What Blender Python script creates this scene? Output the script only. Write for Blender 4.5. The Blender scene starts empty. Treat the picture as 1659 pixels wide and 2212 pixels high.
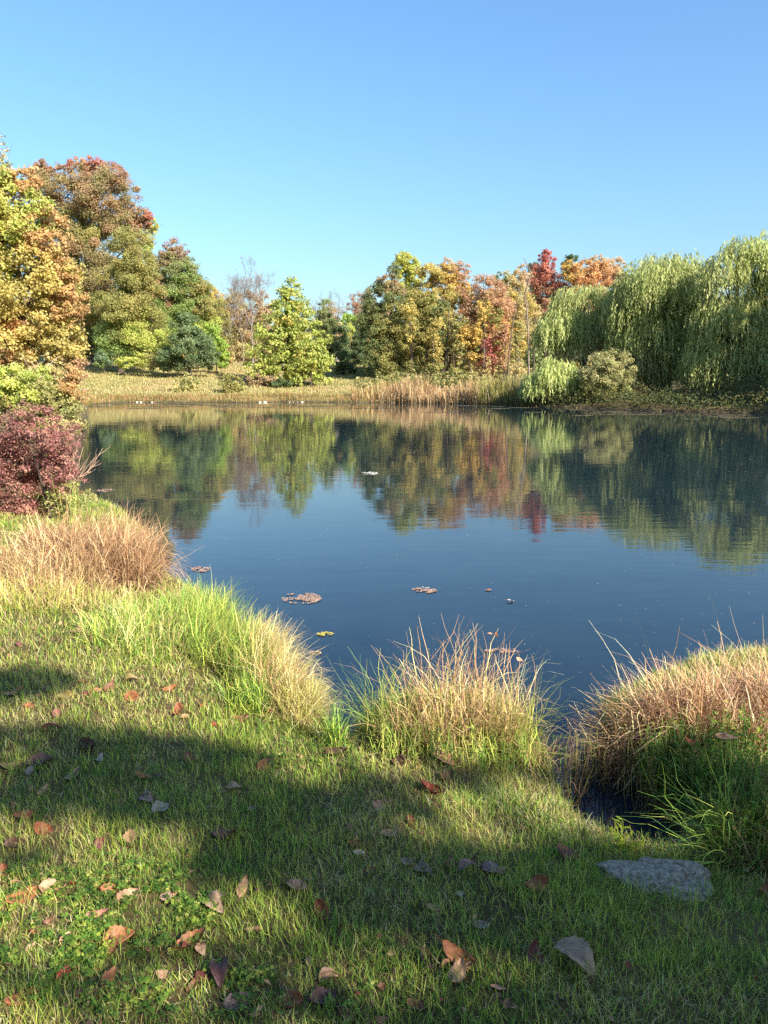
import bpy, math, random
import numpy as np
from math import radians, sin, cos, tan, atan2, pi, sqrt
rng = np.random.default_rng(7)
random.seed(7)
COL = bpy.context.scene.collection
SC = bpy.context.scene

# ---------------------------------------------------------------- camera
CZ = 1.9; PITCH = radians(10.0); F = 1597.0; CX, CY = 829.5, 1106.0
fw = np.array([0, cos(PITCH), -sin(PITCH)]); upv = np.array([0, sin(PITCH), cos(PITCH)]); rt = np.array([1., 0, 0])
C0 = np.array([0, 0, CZ])
def ray(u, v):
    u = np.asarray(u, float); v = np.asarray(v, float)
    return (((u-CX)/F)[..., None]*rt + ((CY-v)/F)[..., None]*upv + fw)
def GZ(u, v, z=0.0):
    d = ray(u, v); t = (z-CZ)/np.minimum(d[..., 2], -1e-4); return C0 + d*t[..., None]
def GY(u, v, y):
    d = ray(u, v); t = y/d[..., 1]; return C0 + d*np.asarray(t)[..., None]
cam = bpy.data.cameras.new('camera'); co = bpy.data.objects.new('camera', cam); COL.objects.link(co)
co.location = C0; co.rotation_euler = (pi/2-PITCH, 0, 0)
cam.sensor_fit = 'VERTICAL'; cam.sensor_height = 24; cam.lens = 24*F/2212.0
cam.clip_start = 0.05; cam.clip_end = 6000
SC.camera = co

# ---------------------------------------------------------------- noise
_tab = rng.random((64, 64, 64))
def vnoise(x, y, z=0.0, s=1.0):
    x = np.asarray(x, float)/s; y = np.asarray(y, float)/s; z = np.zeros_like(x)+z/s
    xi = np.floor(x).astype(int); yi = np.floor(y).astype(int); zi = np.floor(z).astype(int)
    fx = x-xi; fy = y-yi; fz = z-zi
    fx = fx*fx*(3-2*fx); fy = fy*fy*(3-2*fy); fz = fz*fz*(3-2*fz)
    r = 0
    for a in (0, 1):
        for b in (0, 1):
            for c_ in (0, 1):
                w = (fx if a else 1-fx)*(fy if b else 1-fy)*(fz if c_ else 1-fz)
                r = r + w*_tab[(xi+a) % 64, (yi+b) % 64, (zi+c_) % 64]
    return r
def fbm(x, y, z=0.0, s=1.0):
    return (vnoise(x, y, z, s)+.5*vnoise(x+7, y+3, z, s/2.1)+.25*vnoise(x+1, y+9, z, s/4.3))/1.75
def sm(x, a, b):
    t = np.clip((x-a)/(b-a), 0, 1); return t*t*(3-2*t)
def lin(r, g, b):
    return np.array([((k/255.)/12.92 if k <= 10 else (((k/255.)+.055)/1.055)**2.4) for k in (r, g, b)])

# ---------------------------------------------------------------- pond outline (z = 0), traced as ground positions
shore_px = [(300,869),(220,871),(192,875),(186,885),(186,905),(182,930),(172,970),(165,1000),(172,1060),(262,1110),(318,1160),(338,1235),
 (430,1290),(520,1350),(590,1430),(640,1500),(700,1548),(722,1592),(748,1606),(775,1575),(805,1540),(900,1515),(1080,1515),(1140,1560),
 (1165,1600),(1190,1660),(1222,1740),(1275,1800),(1350,1838),(1440,1842),(1480,1815),(1420,1750),(1350,1680),(1290,1600),(1290,1545),(1370,1490),(1500,1440),(1659,1420)]
near = [tuple(GZ(u, v)[:2]) for u, v in shore_px]
right = [(4.2, 5.6), (8, 7), (16, 11), (27, 19), (34, 29), (35, 38), (31, 43.5)]
far_px = [(1640,893),(1560,891),(1500,890),(1430,888),(1370,886),(1250,881),(1130,877),(1000,873),(860,870),(700,869),(600,868),(530,870),(455,869),(400,870)]
far = [tuple(GZ(u, v)[:2]) for u, v in far_px]
POLY = np.array(near+right+far)
def sdist(x, y):
    x = np.asarray(x, float); y = np.asarray(y, float)
    sh = x.shape; x = x.ravel(); y = y.ravel()
    best = np.full(x.shape, 1e9); ins = np.zeros(x.shape, bool)
    n = len(POLY)
    for i in range(n):
        ax, ay = POLY[i]; bx, by = POLY[(i+1) % n]
        dx, dy = bx-ax, by-ay; L = dx*dx+dy*dy+1e-12
        t = np.clip(((x-ax)*dx+(y-ay)*dy)/L, 0, 1)
        best = np.minimum(best, (x-ax-t*dx)**2+(y-ay-t*dy)**2)
        c = ((ay > y) != (by > y)) & (x < (bx-ax)*(y-ay)/((by-ay) if abs(by-ay) > 1e-12 else 1e-12)+ax)
        ins ^= c
    d = np.sqrt(best); d[ins] *= -1
    return d.reshape(sh)
def hgt(x, y, sd=None):
    x = np.asarray(x, float); y = np.asarray(y, float)
    if sd is None: sd = sdist(x, y)
    p = np.maximum(sd, 0)
    nearz = .11*(1-np.exp(-p/.10)) + .26*(1-np.exp(-p/1.6)) + .035*(fbm(x, y, 0, .7)-.5)*np.minimum(p*2, 1) + .012*(vnoise(x, y, 0, .16)-.5)*np.minimum(p*3, 1)
    slope = .115*sm(-x, -22, 5)+.02
    farz = .45*(1-np.exp(-p/.9)) + 9*(1-np.exp(-slope*np.maximum(p-1.2, 0)/9.)) + .25*(fbm(x, y, 0, 7)-.5)*np.minimum(p*.3, 1)
    w = sm(y, 22, 50)
    leftz = .25*(1-np.exp(-p/.5)) + .06*p/(1+p/30)
    wl = sm(-x-.10*y, 2.5, 7)*(1-w)
    z = nearz*(1-w)+farz*w
    z = z*(1-wl)+np.maximum(leftz, nearz)*wl
    zi = -np.minimum(.03+np.minimum(-sd, 0)*0 + .16*np.maximum(-sd, 0), 1.6)
    return np.where(sd >= 0, z+.004, zi)
def GT(u, v):
    z = np.full(np.shape(np.asarray(u, float)), .2)
    for _ in range(6):
        p = GZ(u, v, z); z = hgt(p[..., 0], p[..., 1]); z = np.maximum(z, 0)
    p = GZ(u, v, z); return p

# ---------------------------------------------------------------- materials
def node(nt, t, **kw):
    n = nt.nodes.new(t)
    for k, v in kw.items():
        if k.startswith('i_'): n.inputs[k[2:].replace('_', ' ')].default_value = v
        else: setattr(n, k, v)
    return n
def new_mat(name):
    m = bpy.data.materials.new(name); m.use_nodes = True; m.node_tree.nodes.clear(); return m
def foliage_mat(name, trans=.35, rough=.55, spec=.3, var=.25, vs=40., tsat=1.0):
    m = new_mat(name); nt = m.node_tree; L = nt.links.new
    out = node(nt, 'ShaderNodeOutputMaterial'); at = node(nt, 'ShaderNodeAttribute', attribute_name='Col')
    tc = node(nt, 'ShaderNodeTexCoord'); nz = node(nt, 'ShaderNodeTexNoise'); nz.inputs['Scale'].default_value = vs; nz.inputs['Detail'].default_value = 2
    L(tc.outputs['Object'], nz.inputs['Vector'])
    mr = node(nt, 'ShaderNodeMapRange'); mr.inputs['From Min'].default_value = .3; mr.inputs['From Max'].default_value = .7
    mr.inputs['To Min'].default_value = 1-var; mr.inputs['To Max'].default_value = 1+var; L(nz.outputs['Fac'], mr.inputs['Value'])
    mul = node(nt, 'ShaderNodeVectorMath', operation='SCALE'); L(at.outputs['Color'], mul.inputs[0]); L(mr.outputs['Result'], mul.inputs['Scale'])
    pr = node(nt, 'ShaderNodeBsdfPrincipled'); pr.inputs['Roughness'].default_value = rough; pr.inputs['Specular IOR Level'].default_value = spec
    L(mul.outputs[0], pr.inputs['Base Color'])
    if trans > 0:
        tr = node(nt, 'ShaderNodeBsdfTranslucent'); L(mul.outputs[0], tr.inputs['Color'])
        mx = node(nt, 'ShaderNodeMixShader'); mx.inputs[0].default_value = trans
        L(pr.outputs[0], mx.inputs[1]); L(tr.outputs[0], mx.inputs[2]); L(mx.outputs[0], out.inputs['Surface'])
    else: L(pr.outputs[0], out.inputs['Surface'])
    return m
M_LEAF = foliage_mat('leaf_foliage', .5, .6, .25, .15, 2.)
M_GRASS = foliage_mat('grass_blades', .52, .5, .3, .15, 30.)
M_STRAW = foliage_mat('dry_straw', .2, .6, .25, .15, 60.)
M_FALL = foliage_mat('fallen_leaf_skin', .12, .55, .3, .3, 70.)
def bark_mat(name):
    m = new_mat(name); nt = m.node_tree; L = nt.links.new
    out = node(nt, 'ShaderNodeOutputMaterial'); at = node(nt, 'ShaderNodeAttribute', attribute_name='Col')
    tc = node(nt, 'ShaderNodeTexCoord'); mp = node(nt, 'ShaderNodeMapping'); mp.inputs['Scale'].default_value = (1, 1, .2); L(tc.outputs['Object'], mp.inputs['Vector'])
    nz = node(nt, 'ShaderNodeTexNoise'); nz.inputs['Scale'].default_value = 9; nz.inputs['Detail'].default_value = 6; L(mp.outputs[0], nz.inputs['Vector'])
    mr = node(nt, 'ShaderNodeMapRange'); mr.inputs['From Min'].default_value = .3; mr.inputs['From Max'].default_value = .7
    mr.inputs['To Min'].default_value = .55; mr.inputs['To Max'].default_value = 1.35; L(nz.outputs['Fac'], mr.inputs['Value'])
    mul = node(nt, 'ShaderNodeVectorMath', operation='SCALE'); L(at.outputs['Color'], mul.inputs[0]); L(mr.outputs['Result'], mul.inputs['Scale'])
    pr = node(nt, 'ShaderNodeBsdfPrincipled'); pr.inputs['Roughness'].default_value = .9; L(mul.outputs[0], pr.inputs['Base Color'])
    b = node(nt, 'ShaderNodeBump'); b.inputs['Strength'].default_value = .6; b.inputs['Distance'].default_value = .03; L(nz.outputs['Fac'], b.inputs['Height']); L(b.outputs[0], pr.inputs['Normal'])
    L(pr.outputs[0], out.inputs['Surface']); return m
M_BARK = bark_mat('bark')

# ---------------------------------------------------------------- mesh accumulators
class Acc:
    def __init__(s): s.V = []; s.F = []; s.C = []; s.n = 0
    def quads(s, V, C):                 # V (n,4,3), C (n,3) or (n,4,3)
        n = len(V)
        if n == 0: return
        if C.ndim == 2: C = np.repeat(C[:, None, :], 4, 1)
        s.V.append(V.reshape(-1, 3)); s.C.append(C.reshape(-1, 3))
        s.F.append(np.arange(n*4).reshape(n, 4)+s.n); s.n += n*4
    def raw(s, V, Fq, C):
        s.V.append(V); s.C.append(C); s.F.append(Fq+s.n); s.n += len(V)
    def tube(s, pts, rad, col, ns=6):
        pts = np.asarray(pts, float); rad = np.asarray(rad, float); k = len(pts)
        d = np.gradient(pts, axis=0); d /= np.linalg.norm(d, axis=1)[:, None]+1e-9
        ref = np.array([.3, .95, .05]) if abs(d[0] @ np.array([.3, .95, .05])) < .9 else np.array([1., 0, 0])
        a = np.cross(d, ref); a /= np.linalg.norm(a, axis=1)[:, None]+1e-9; b = np.cross(d, a)
        th = np.arange(ns)*2*pi/ns
        V = pts[:, None]+rad[:, None, None]*(np.cos(th)[None, :, None]*a[:, None]+np.sin(th)[None, :, None]*b[:, None])
        i = np.arange(k-1)[:, None]*ns; j = np.arange(ns)[None]; j2 = (j+1) % ns
        Fq = np.stack([i+j, i+j2, i+ns+j2, i+ns+j], -1).reshape(-1, 4)
        s.raw(V.reshape(-1, 3), Fq, np.tile(col, (k*ns, 1)))
    def build(s, name, mat, parent=None, base=None, smooth=False):
        V = np.concatenate(s.V); Fq = np.concatenate(s.F); C = np.concatenate(s.C)
        if base is None: base = np.array(parent['_b']) if parent is not None else np.zeros(3)
        V = V-base
        me = bpy.data.meshes.new(name); me.vertices.add(len(V)); me.vertices.foreach_set('co', V.astype(np.float32).ravel())
        me.loops.add(len(Fq)*4); me.loops.foreach_set('vertex_index', Fq.astype(np.int32).ravel())
        me.polygons.add(len(Fq)); me.polygons.foreach_set('loop_start', np.arange(0, len(Fq)*4, 4, dtype=np.int32))
        if smooth: me.polygons.foreach_set('use_smooth', np.ones(len(Fq), bool))
        at = me.attributes.new('Col', 'FLOAT_COLOR', 'POINT')
        at.data.foreach_set('color', np.concatenate([np.clip(C, 0, 1), np.ones((len(C), 1))], 1).astype(np.float32).ravel())
        me.update(calc_edges=True); me.materials.append(mat)
        o = bpy.data.objects.new(name, me); COL.objects.link(o)
        if parent is not None: o.parent = parent
        else: o.location = base
        return o
def tag(o, label=None, cat=None, group=None, kind=None):
    if label: o['label'] = label
    if cat: o['category'] = cat
    if group: o['group'] = group
    if kind: o['kind'] = kind
    return o
def thing(name, label, cat, base, group=None):
    o = bpy.data.objects.new(name, None); COL.objects.link(o); o.location = base; o['_b'] = [float(k) for k in base]
    o.empty_display_size = .3
    return tag(o, label, cat, group)

def unit(v): return v/(np.linalg.norm(v, axis=-1, keepdims=True)+1e-9)
def rdir(n): return unit(rng.normal(size=(n, 3)))
def cards(acc, P, N, size, asp, col, tang=None):
    n = len(P); N = unit(N)
    T = rdir(n) if tang is None else tang
    T = unit(T-N*np.sum(T*N, 1)[:, None]); B = np.cross(N, T)
    size = np.broadcast_to(size, (n,))[:, None]; h = size*.5; w = h*asp
    bend = N*h*.25
    V = np.stack([P-T*h-bend, P+B*w, P+T*h-bend, P-B*w], 1)
    acc.quads(V, col)
def pick(pal, n):
    pal = [(np.array(c), w) for c, w in pal]; w = np.array([w for _, w in pal], float); w /= w.sum()
    idx = rng.choice(len(pal), n, p=w); return np.array([c for c, _ in pal])[idx]

# palettes: leaf albedo (sRGB in, linear out)
def P_(*a): return [(lin(*c), w) for c, w in a]
PAL = dict(
 olive=P_(((118,118,52),3),((98,104,46),2),((142,128,62),2)),
 dkgreen=P_(((62,84,44),3),((78,98,48),2),((92,100,52),1)),
 green=P_(((92,122,48),3),((108,132,54),2),((76,104,44),1)),
 grgreen=P_(((108,122,72),3),((92,110,64),2),((128,132,80),1)),
 ygreen=P_(((150,162,54),3),((126,146,50),2),((172,170,66),2)),
 lime=P_(((142,180,44),3),((164,192,56),2)),
 yellow=P_(((196,196,58),3),((172,184,54),2),((206,190,70),1)),
 syc=P_(((176,184,70),3),((146,162,58),3),((196,194,92),2),((120,136,50),2),((190,160,60),.5)),
 gold=P_(((196,158,60),3),((176,150,62),2),((206,170,82),1)),
 goldol=P_(((160,142,62),3),((138,130,58),2),((182,156,76),2)),
 orange=P_(((206,136,56),3),((194,116,50),2),((210,156,74),2)),
 tanor=P_(((184,138,84),3),((166,128,74),2),((196,150,92),2)),
 pinkor=P_(((186,120,84),3),((172,112,72),2),((196,142,90),2),((150,120,70),1)),
 pale=P_(((196,164,124),3),((190,148,104),2),((176,156,120),2)),
 tan=P_(((166,150,98),3),((150,138,88),2),((178,146,90),1)),
 red=P_(((168,66,62),3),((146,58,54),2),((176,86,70),2)),
 crimson=P_(((172,48,70),3),((150,48,60),2)),
 maroon=P_(((136,82,64),3),((150,96,68),3),((120,88,56),2),((160,74,70),1)),
 redol=P_(((134,104,60),3),((116,108,54),3),((150,96,66),2),((98,100,48),1)),
 brownpk=P_(((146,118,92),3),((132,108,82),2),((160,126,98),1)),
 mauve=P_(((138,98,90),3),((120,96,88),2),((150,90,80),1)),
 cedar=P_(((86,108,66),3),((72,96,60),2),((106,122,78),1)),
 spruce=P_(((62,84,50),3),((76,94,54),2)),
 willow=P_(((152,158,84),3),((134,144,72),3),((172,174,104),2),((116,128,62),1)),
 willowl=P_(((160,168,90),3),((142,156,78),2),((176,180,108),1)),
 willowt=P_(((158,154,98),3),((140,142,84),2),((174,164,110),1)),
 barberry=P_(((142,76,72),5),((120,62,60),3),((166,104,94),3),((176,124,92),2),((110,96,62),2)),
 tangrn=P_(((150,140,76),3),((128,130,66),3),((176,150,90),1),((104,122,56),2)),
 bluegr=P_(((70,110,84),3),((60,96,70),2)),
)
def adj(pal, g, ds):
    return [(np.clip((c*(1-ds)+ds*(c @ np.array([.3, .55, .15])))*g, 0, .8), w) for c, w in pal]
for k_ in PAL: PAL[k_] = adj(PAL[k_], 1.4 if k_ not in ('red', 'crimson', 'maroon') else 1.55, .3 if k_ in ('red', 'barberry', 'maroon', 'orange', 'pinkor', 'redol', 'crimson') else .14)
for k_ in PAL:
    f_ = .27 if k_ in ('maroon', 'orange', 'pinkor', 'mauve', 'gold', 'tanor') else .28 if k_ in ('red', 'crimson') else (.12 if k_ in ('cedar', 'spruce', 'willow', 'willowl', 'willowt', 'syc') else (.03 if k_ == 'barberry' else .26))
    PAL[k_] = [((c*(1-f_)+f_*lin(160, 152, 96))*(1.04 if k_.startswith('willow') else .84 if k_ in ('lime', 'yellow') else .9 if k_ == 'syc' else 1.02 if k_ in ('gold', 'orange', 'pinkor', 'tanor', 'pale') else 1.24), w) for c, w in PAL[k_]]
    PAL[k_] = [(c*max(1., (.17 if k_ not in ('cedar', 'spruce', 'barberry') else .12)/(c @ np.array([.3, .6, .1])))**.7, w) for c, w in PAL[k_]]
BARK = dict(dark=lin(74,62,52), mid=lin(96,82,68), pale=lin(176,166,150), grey=lin(132,124,116))
TOSUN = np.array([.68, -.73]); TOSUN /= np.linalg.norm(TOSUN)
SEL = radians(33)
S3 = np.array([TOSUN[0]*cos(SEL), TOSUN[1]*cos(SEL), sin(SEL)])

def blob_w(b, y):
    """pixel ellipse at depth y -> world ellipsoid centre, radii"""
    u, v, ru, rv = b[:4]; dy = b[5] if len(b) > 5 else 0
    c = GY(u, v, y+dy); rx = abs(GY(u+ru, v, y+dy)[0]-c[0]); rz = abs(GY(u, v-rv, y+dy)[2]-c[2])
    return c, np.array([rx, min(max(rx, .7*rz), 1.3*rz)*.9, rz])
def fol_blob(acc, c, r, pal, leaf, lai=5., cl=None, sparse=1.0, asp=.65, jag=.18, updown=.35):
    area = pi*r[0]*r[2]; n = int(area*lai*sparse/(leaf*leaf*asp*.5)); n = max(n, 40)
    cr = cl if cl else min(max(.26*min(r), leaf*1.6), 1.1)
    nc = max(int(2.6*(r[0]*r[2]/(cr*cr))), 6)
    d = rdir(nc); d[:, 1] = np.where(rng.random(nc) < .35, -np.abs(d[:, 1]), d[:, 1])
    rad = .62+.38*rng.random(nc)**.6; rad += (rng.random(nc) < .18)*rng.random(nc)*jag
    inner = rng.random(nc) < .25; rad[inner] = rng.random(inner.sum())*.6
    cc = c+d*rad[:, None]*r
    cc[:, 2] -= 0*cr
    ccol = pick(pal, nc)*(rng.uniform(.78, 1.22, nc)[:, None])
    crr = cr*rng.uniform(.6, 1.4, nc)
    k = rng.integers(0, nc, n)
    off = rdir(n)*(rng.random(n)**.6*1.25)[:, None]; off[:, 2] *= .75
    Pp = cc[k]+off*crr[k][:, None]
    lc = ccol[k]*.5+pick(pal, n)*.5
    lc = lc*rng.uniform(.72, 1.3, n)[:, None]
    N = unit(Pp-c)*.5+off*.35+rdir(n)*.9+np.array([.15, -.1, .35])
    cards(acc, Pp, N, leaf*rng.uniform(.7, 1.35, n), asp, lc)
    return cc
def wil_blob(acc, c, r, pal, dens=1.0, ln=None, step=.26):
    """weeping crown: strands springing from the dome and hanging down"""
    area = pi*r[0]*r[2]; ns = int(area*52*dens)
    d = rdir(ns); d[:, 2] = np.abs(d[:, 2])*1.0-.25
    d = unit(d); rad = .4+.6*rng.random(ns)**.6
    lob = 1+.16*(vnoise(d[:, 0]*3+c[0], d[:, 1]*3, c[2]+d[:, 2]*3, 1.)-.5)*2
    st = c+d*(rad*lob)[:, None]*r
    out = unit(d*np.array([1, 1, 0])+1e-6)
    L = (ln if ln else r[2]*.95)*rng.uniform(.2, 1.2, ns)
    kk = np.maximum((L/step).astype(int), 2); K = kk.max()
    tint = rng.uniform(.85, 1.15, ns)*(.88+.24*vnoise(st[:, 0], st[:, 1], st[:, 2], .9))
    base = pick(pal, ns)*tint[:, None]
    sway = rng.normal(0, .05, (ns, 2))
    for i in range(K):
        m = i < kk
        s = i*step
        arc = .35*(1-np.exp(-s/.5))
        p = st[m]+out[m]*arc*.9+np.array([0, 0, -1])*(s-arc*.35)[..., None] if False else st[m]+out[m]*arc+np.array([0, 0, -(s-arc*.4)])
        p = p.copy(); p[:, :2] += sway[m]*s+rng.normal(0, .04, (m.sum(), 2))
        n = len(p)
        T = unit(np.concatenate([rng.normal(0, .22, (n, 2))+out[m][:, :2]*(.5*math.exp(-s/.6)), -np.ones((n, 1))], 1))
        N = rdir(n)*.8+np.array([0, -.5, .2])+out[m]*.4
        cards(acc, p, N, rng.uniform(.26, .48, n), .24, base[m]*rng.uniform(.75, 1.25, n)[:, None], T)
    return st[:: max(1, ns//40)]
def limb(acc, a, b, r0, r1, col, sag=.12, k=7, ns=5):
    t = np.linspace(0, 1, k)[:, None]; L = np.linalg.norm(b-a)
    mid = rng.normal(0, sag*L*.4, 3); up = np.array([0, 0, sag*L])
    p = a+(b-a)*t+(mid-up*.6)*(np.sin(t*pi))
    acc.tube(p, r0+(r1-r0)*t[:, 0], col, ns)
    return p
def trunk_mesh(base, top, r0, cents, col, extra=None, fork=.3):
    a = Acc(); H = top[2]-base[2]
    k = 10; t = np.linspace(0, 1, k)
    w = rng.normal(0, .012*H, (k, 3)); w[0] = 0; w = np.cumsum(w, 0)*.5; w[:, 2] = 0
    p = base+(top-base)*t[:, None]+w; p[0, 2] -= .25
    r = r0*(1-.82*t); r[0] *= 1.5; r[1] *= 1.08
    a.tube(p, r, col, 8)
    for c in cents:
        hz = (c[2]-base[2])/max(H, .1)
        s = np.clip(hz*.62, fork*.6, .88); i = s*(k-1); i0 = int(i); q = p[i0]*(1-(i-i0))+p[min(i0+1, k-1)]*(i-i0)
        rr = r0*(1-.82*s)*.5
        lp = limb(a, q, np.asarray(c), rr, rr*.22, col)
        for _ in range(3):
            m = lp[rng.integers(3, 6)]
            limb(a, m, m+(np.asarray(c)-q)*.35+rng.normal(0, .12*np.linalg.norm(c-q), 3), rr*.4, rr*.08, col, .05, 4, 4)
    return a
TREE_STAT = []
def tree(name, label, cat, y, blobs, bu=None, trunk_r=.2, bark='dark', leaf=.17, lai=5., group=None, kind=None, by=None, top=None, limbs=True, sparse=1., asp=.65, dens=1., step=.26):
    """blobs: (u, v, ru, rv, palette[, depth offset]) ; 'w:' palettes hang like willow strands"""
    if bu is None: bu = blobs[0][0]
    bx = GY(bu, 830, by or y)[0]; byy = by or y
    base = np.array([bx, byy, float(hgt(bx, byy))]); base[2] = max(base[2], 0.02)
    t = thing(name, label, cat, base, group)
    acc = Acc(); cents = []
    for b in blobs:
        c, r = blob_w(b, y); pn = b[4]
        sp = b[6] if len(b) > 6 else 1.
        if pn.startswith('w:'): wil_blob(acc, c, r, PAL[pn[2:]], dens*sp, step=step)
        else: fol_blob(acc, c, r, PAL[pn], leaf, lai, sparse=sparse*sp, asp=asp)
        cents.append(c+np.array([0, 0, -.1*r[2]]))
    hi = max(cents, key=lambda c: c[2]); tp = hi.copy() if top is None else GY(top[0], top[1], y)
    tm = trunk_mesh(base, tp, trunk_r, cents if limbs else [], BARK[bark])
    tm.build('trunk', M_BARK, t, smooth=True); acc.build('crown', M_LEAF, t)
    TREE_STAT.append((label[:30], acc.n//4))
    return t

def grow(acc, p, d, L, r, lvl, col, spread, tips):
    k = 4; pts = [p]; dd = d.copy()
    for _ in range(k):
        dd = unit(dd+rng.normal(0, .09, 3)+np.array([0, 0, .05])); pts.append(pts[-1]+dd*L/k)
    pts = np.array(pts); acc.tube(pts, np.linspace(r, r*.55, k+1), col, 5 if lvl > 3 else 3)
    if lvl == 0: tips.append(pts[-1]); return
    for _ in range(3 if lvl > 1 else 4):
        s = rng.integers(2, k+1); nd = unit(dd+rng.normal(0, spread, 3)+np.array([0, 0, .15]))
        grow(acc, pts[s], nd, L*rng.uniform(.55, .8), max(r*.5, .012), lvl-1, col, spread, tips)
def bare_tree(name, label, y, u, vtop, rad, col, leafpal=None, spread=.45, lvl=5, group=None, lfrac=.3, cat='bare tree'):
    bx = GY(u, 830, y)[0]; base = np.array([bx, y, float(hgt(bx, y))]); H = GY(u, vtop, y)[2]-base[2]
    t = thing(name, label, cat, base, group); a = Acc(); tips = []
    grow(a, base-np.array([0, 0, .3]), np.array([0, 0, 1.]), H*.40, rad, lvl, col, spread, tips)
    V = np.concatenate(a.V); zmax = np.quantile(V[:, 2], .998); s = H/(zmax-base[2])
    for i, v in enumerate(a.V): a.V[i] = base+(v-base)*np.array([s, s, s])
    a.build('trunk', M_BARK, t)
    if leafpal:
        l = Acc(); T = base+(np.array(tips)-base)*s
        k = rng.integers(0, len(T), int(len(T)*lfrac*6)); P = T[k]+rng.normal(0, .35, (len(k), 3))
        cards(l, P, rdir(len(P)), rng.uniform(.12, .22, len(P)), .7, pick(PAL[leafpal], len(P))*rng.uniform(.7, 1.2, len(P))[:, None])
        l.build('crown', M_LEAF, t)
    return t

# ---------------------------------------------------------------- ribbons (grass, reeds)
def ribbons(acc, P, head, th0, bend, h, w, col, tipcol=None, S=4, taper=.9, wob=0., kink=0.):
    n = len(P)
    hx = np.cos(head); hy = np.sin(head)
    side = np.stack([-hy, hx, np.zeros(n)], 1)
    mixr = rng.uniform(-.9, .9, n); side = unit(side+np.stack([hx, hy, np.zeros(n)], 1)*mixr[:, None])
    pos = P.copy(); rows = []; h = np.broadcast_to(h, (n,)); w = np.broadcast_to(w, (n,))
    th = th0.copy()
    for k in range(S+1):
        t = k/S; ww = w*(1-taper*t**1.6)*.5
        rows.append(np.stack([pos-side*ww[:, None], pos+side*ww[:, None]], 1))
        if k < S:
            if kink: th0 = th0+((rng.random(n) < kink/S)*rng.normal(0, 1.1, n)); hd = rng.normal(0, .25, n); hx, hy = hx*np.cos(hd)-hy*np.sin(hd), hx*np.sin(hd)+hy*np.cos(hd)
            th = th0+bend*((k+.5)/S)**1.4
            if wob: th = th+rng.normal(0, wob, n)
            st = np.stack([np.sin(th)*hx, np.sin(th)*hy, np.cos(th)], 1); pos = pos+st*(h/S)[:, None]
    V = np.stack(rows, 1)       # n,S+1,2,3
    i = np.arange(n)[:, None]*(S+1)*2; k = np.arange(S)[None]*2
    Fq = np.stack([i+k, i+k+1, i+k+3, i+k+2], -1).reshape(-1, 4)
    if tipcol is None: tipcol = col
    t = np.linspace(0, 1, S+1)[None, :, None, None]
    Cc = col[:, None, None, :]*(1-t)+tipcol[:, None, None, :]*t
    Cc = np.broadcast_to(Cc, (n, S+1, 2, 3))
    acc.raw(V.reshape(-1, 3), Fq, Cc.reshape(-1, 3))
    return pos
def ell_px(u, v, ru, rv, n):
    a = rng.random(n)*2*pi; r = np.sqrt(rng.random(n)); return u+ru*r*np.cos(a), v+rv*r*np.sin(a)
G_GREEN = P_(((104,136,50),4),((86,120,44),3),((128,150,58),2),((70,104,40),1))
G_LIME = P_(((156,168,66),3),((136,152,56),2),((180,180,88),1.5))
G_STRAW = P_(((190,174,116),3),((172,154,98),3),((204,186,136),1),((150,128,80),1))
G_TAN = P_(((184,150,106),3),((168,134,92),3),((200,170,128),2),((146,110,74),1))
G_RUST = P_(((150,116,84),3),((132,100,72),3),((176,144,108),2),((112,84,60),2))
G_OLIVE = P_(((140,138,66),3),((122,126,56),2),((160,148,80),2))
G_GREEN, G_LIME, G_STRAW, G_TAN, G_RUST, G_OLIVE = [adj(p, 1.45, .03) for p in (G_GREEN, G_LIME, G_STRAW, G_TAN, G_RUST, G_OLIVE)]
# ---------------------------------------------------------------- ground sheet
def axis(lo, hi, a, b, step, g, cap, c0, c1):
    c = list(np.arange(a, b+step*.5, step)); s = step; x = c[-1]
    while x < hi: s = s*g if (s < cap or x > c1) else s; x += s; c.append(x)
    s = step; x = c[0]; left = []
    while x > lo: s = s*g if (s < cap or x < c0) else s; x -= s; left.append(x)
    return np.array(left[::-1]+c)
xs = axis(-2500, 2500, -5.5, 5.5, .05, 1.06, .8, -45, 45); ys = axis(-1500, 3500, .6, 9.5, .05, 1.05, .5, -3, 82)
X, Y = np.meshgrid(xs, ys, indexing='ij'); SD = sdist(X, Y); Z = hgt(X, Y, SD)
far_r = np.hypot(X, Y-40); Z = np.where(SD > 0, np.minimum(Z, 14), Z)
nx, ny = X.shape
idx = np.arange(nx*ny).reshape(nx, ny)
Fq = np.stack([idx[:-1, :-1], idx[1:, :-1], idx[1:, 1:], idx[:-1, 1:]], -1).reshape(-1, 4)
soil = lin(70,58,40); thatch = lin(96,86,52); mud = lin(74,64,50); straw = lin(150,130,90); mown = lin(134,130,80); wet = lin(52,50,40)
n1 = fbm(X, Y, 0, .5)[..., None]; fary = sm(Y, 30, 55)[..., None]
Cg = soil*(1-n1)+thatch*n1
n2 = fbm(X, Y, 3., 6.)[..., None]
fieldc = straw*(1-sm(n2, .35, .6))+mown*sm(n2, .35, .6)
woods = (sm(X, -2, 6)*sm(Y, 60, 80)+sm(X, 4, 16)*sm(Y, 40, 50))[..., None].clip(0, 1)
fieldc = fieldc*(1-woods)+lin(92,78,54)*woods
Cg = Cg*(1-fary)+fieldc*fary
e = sm(SD, .0, .16)[..., None]; e2 = sm(SD, 0, .8)[..., None]; ee = e*(1-fary)+e2*fary
Cg = Cg*ee+mud*(1-ee); Cg = np.where(SD[..., None] < 0, wet, Cg)
ga = Acc(); ga.raw(np.stack([X, Y, Z], -1).reshape(-1, 3), Fq, Cg.reshape(-1, 3))
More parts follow.
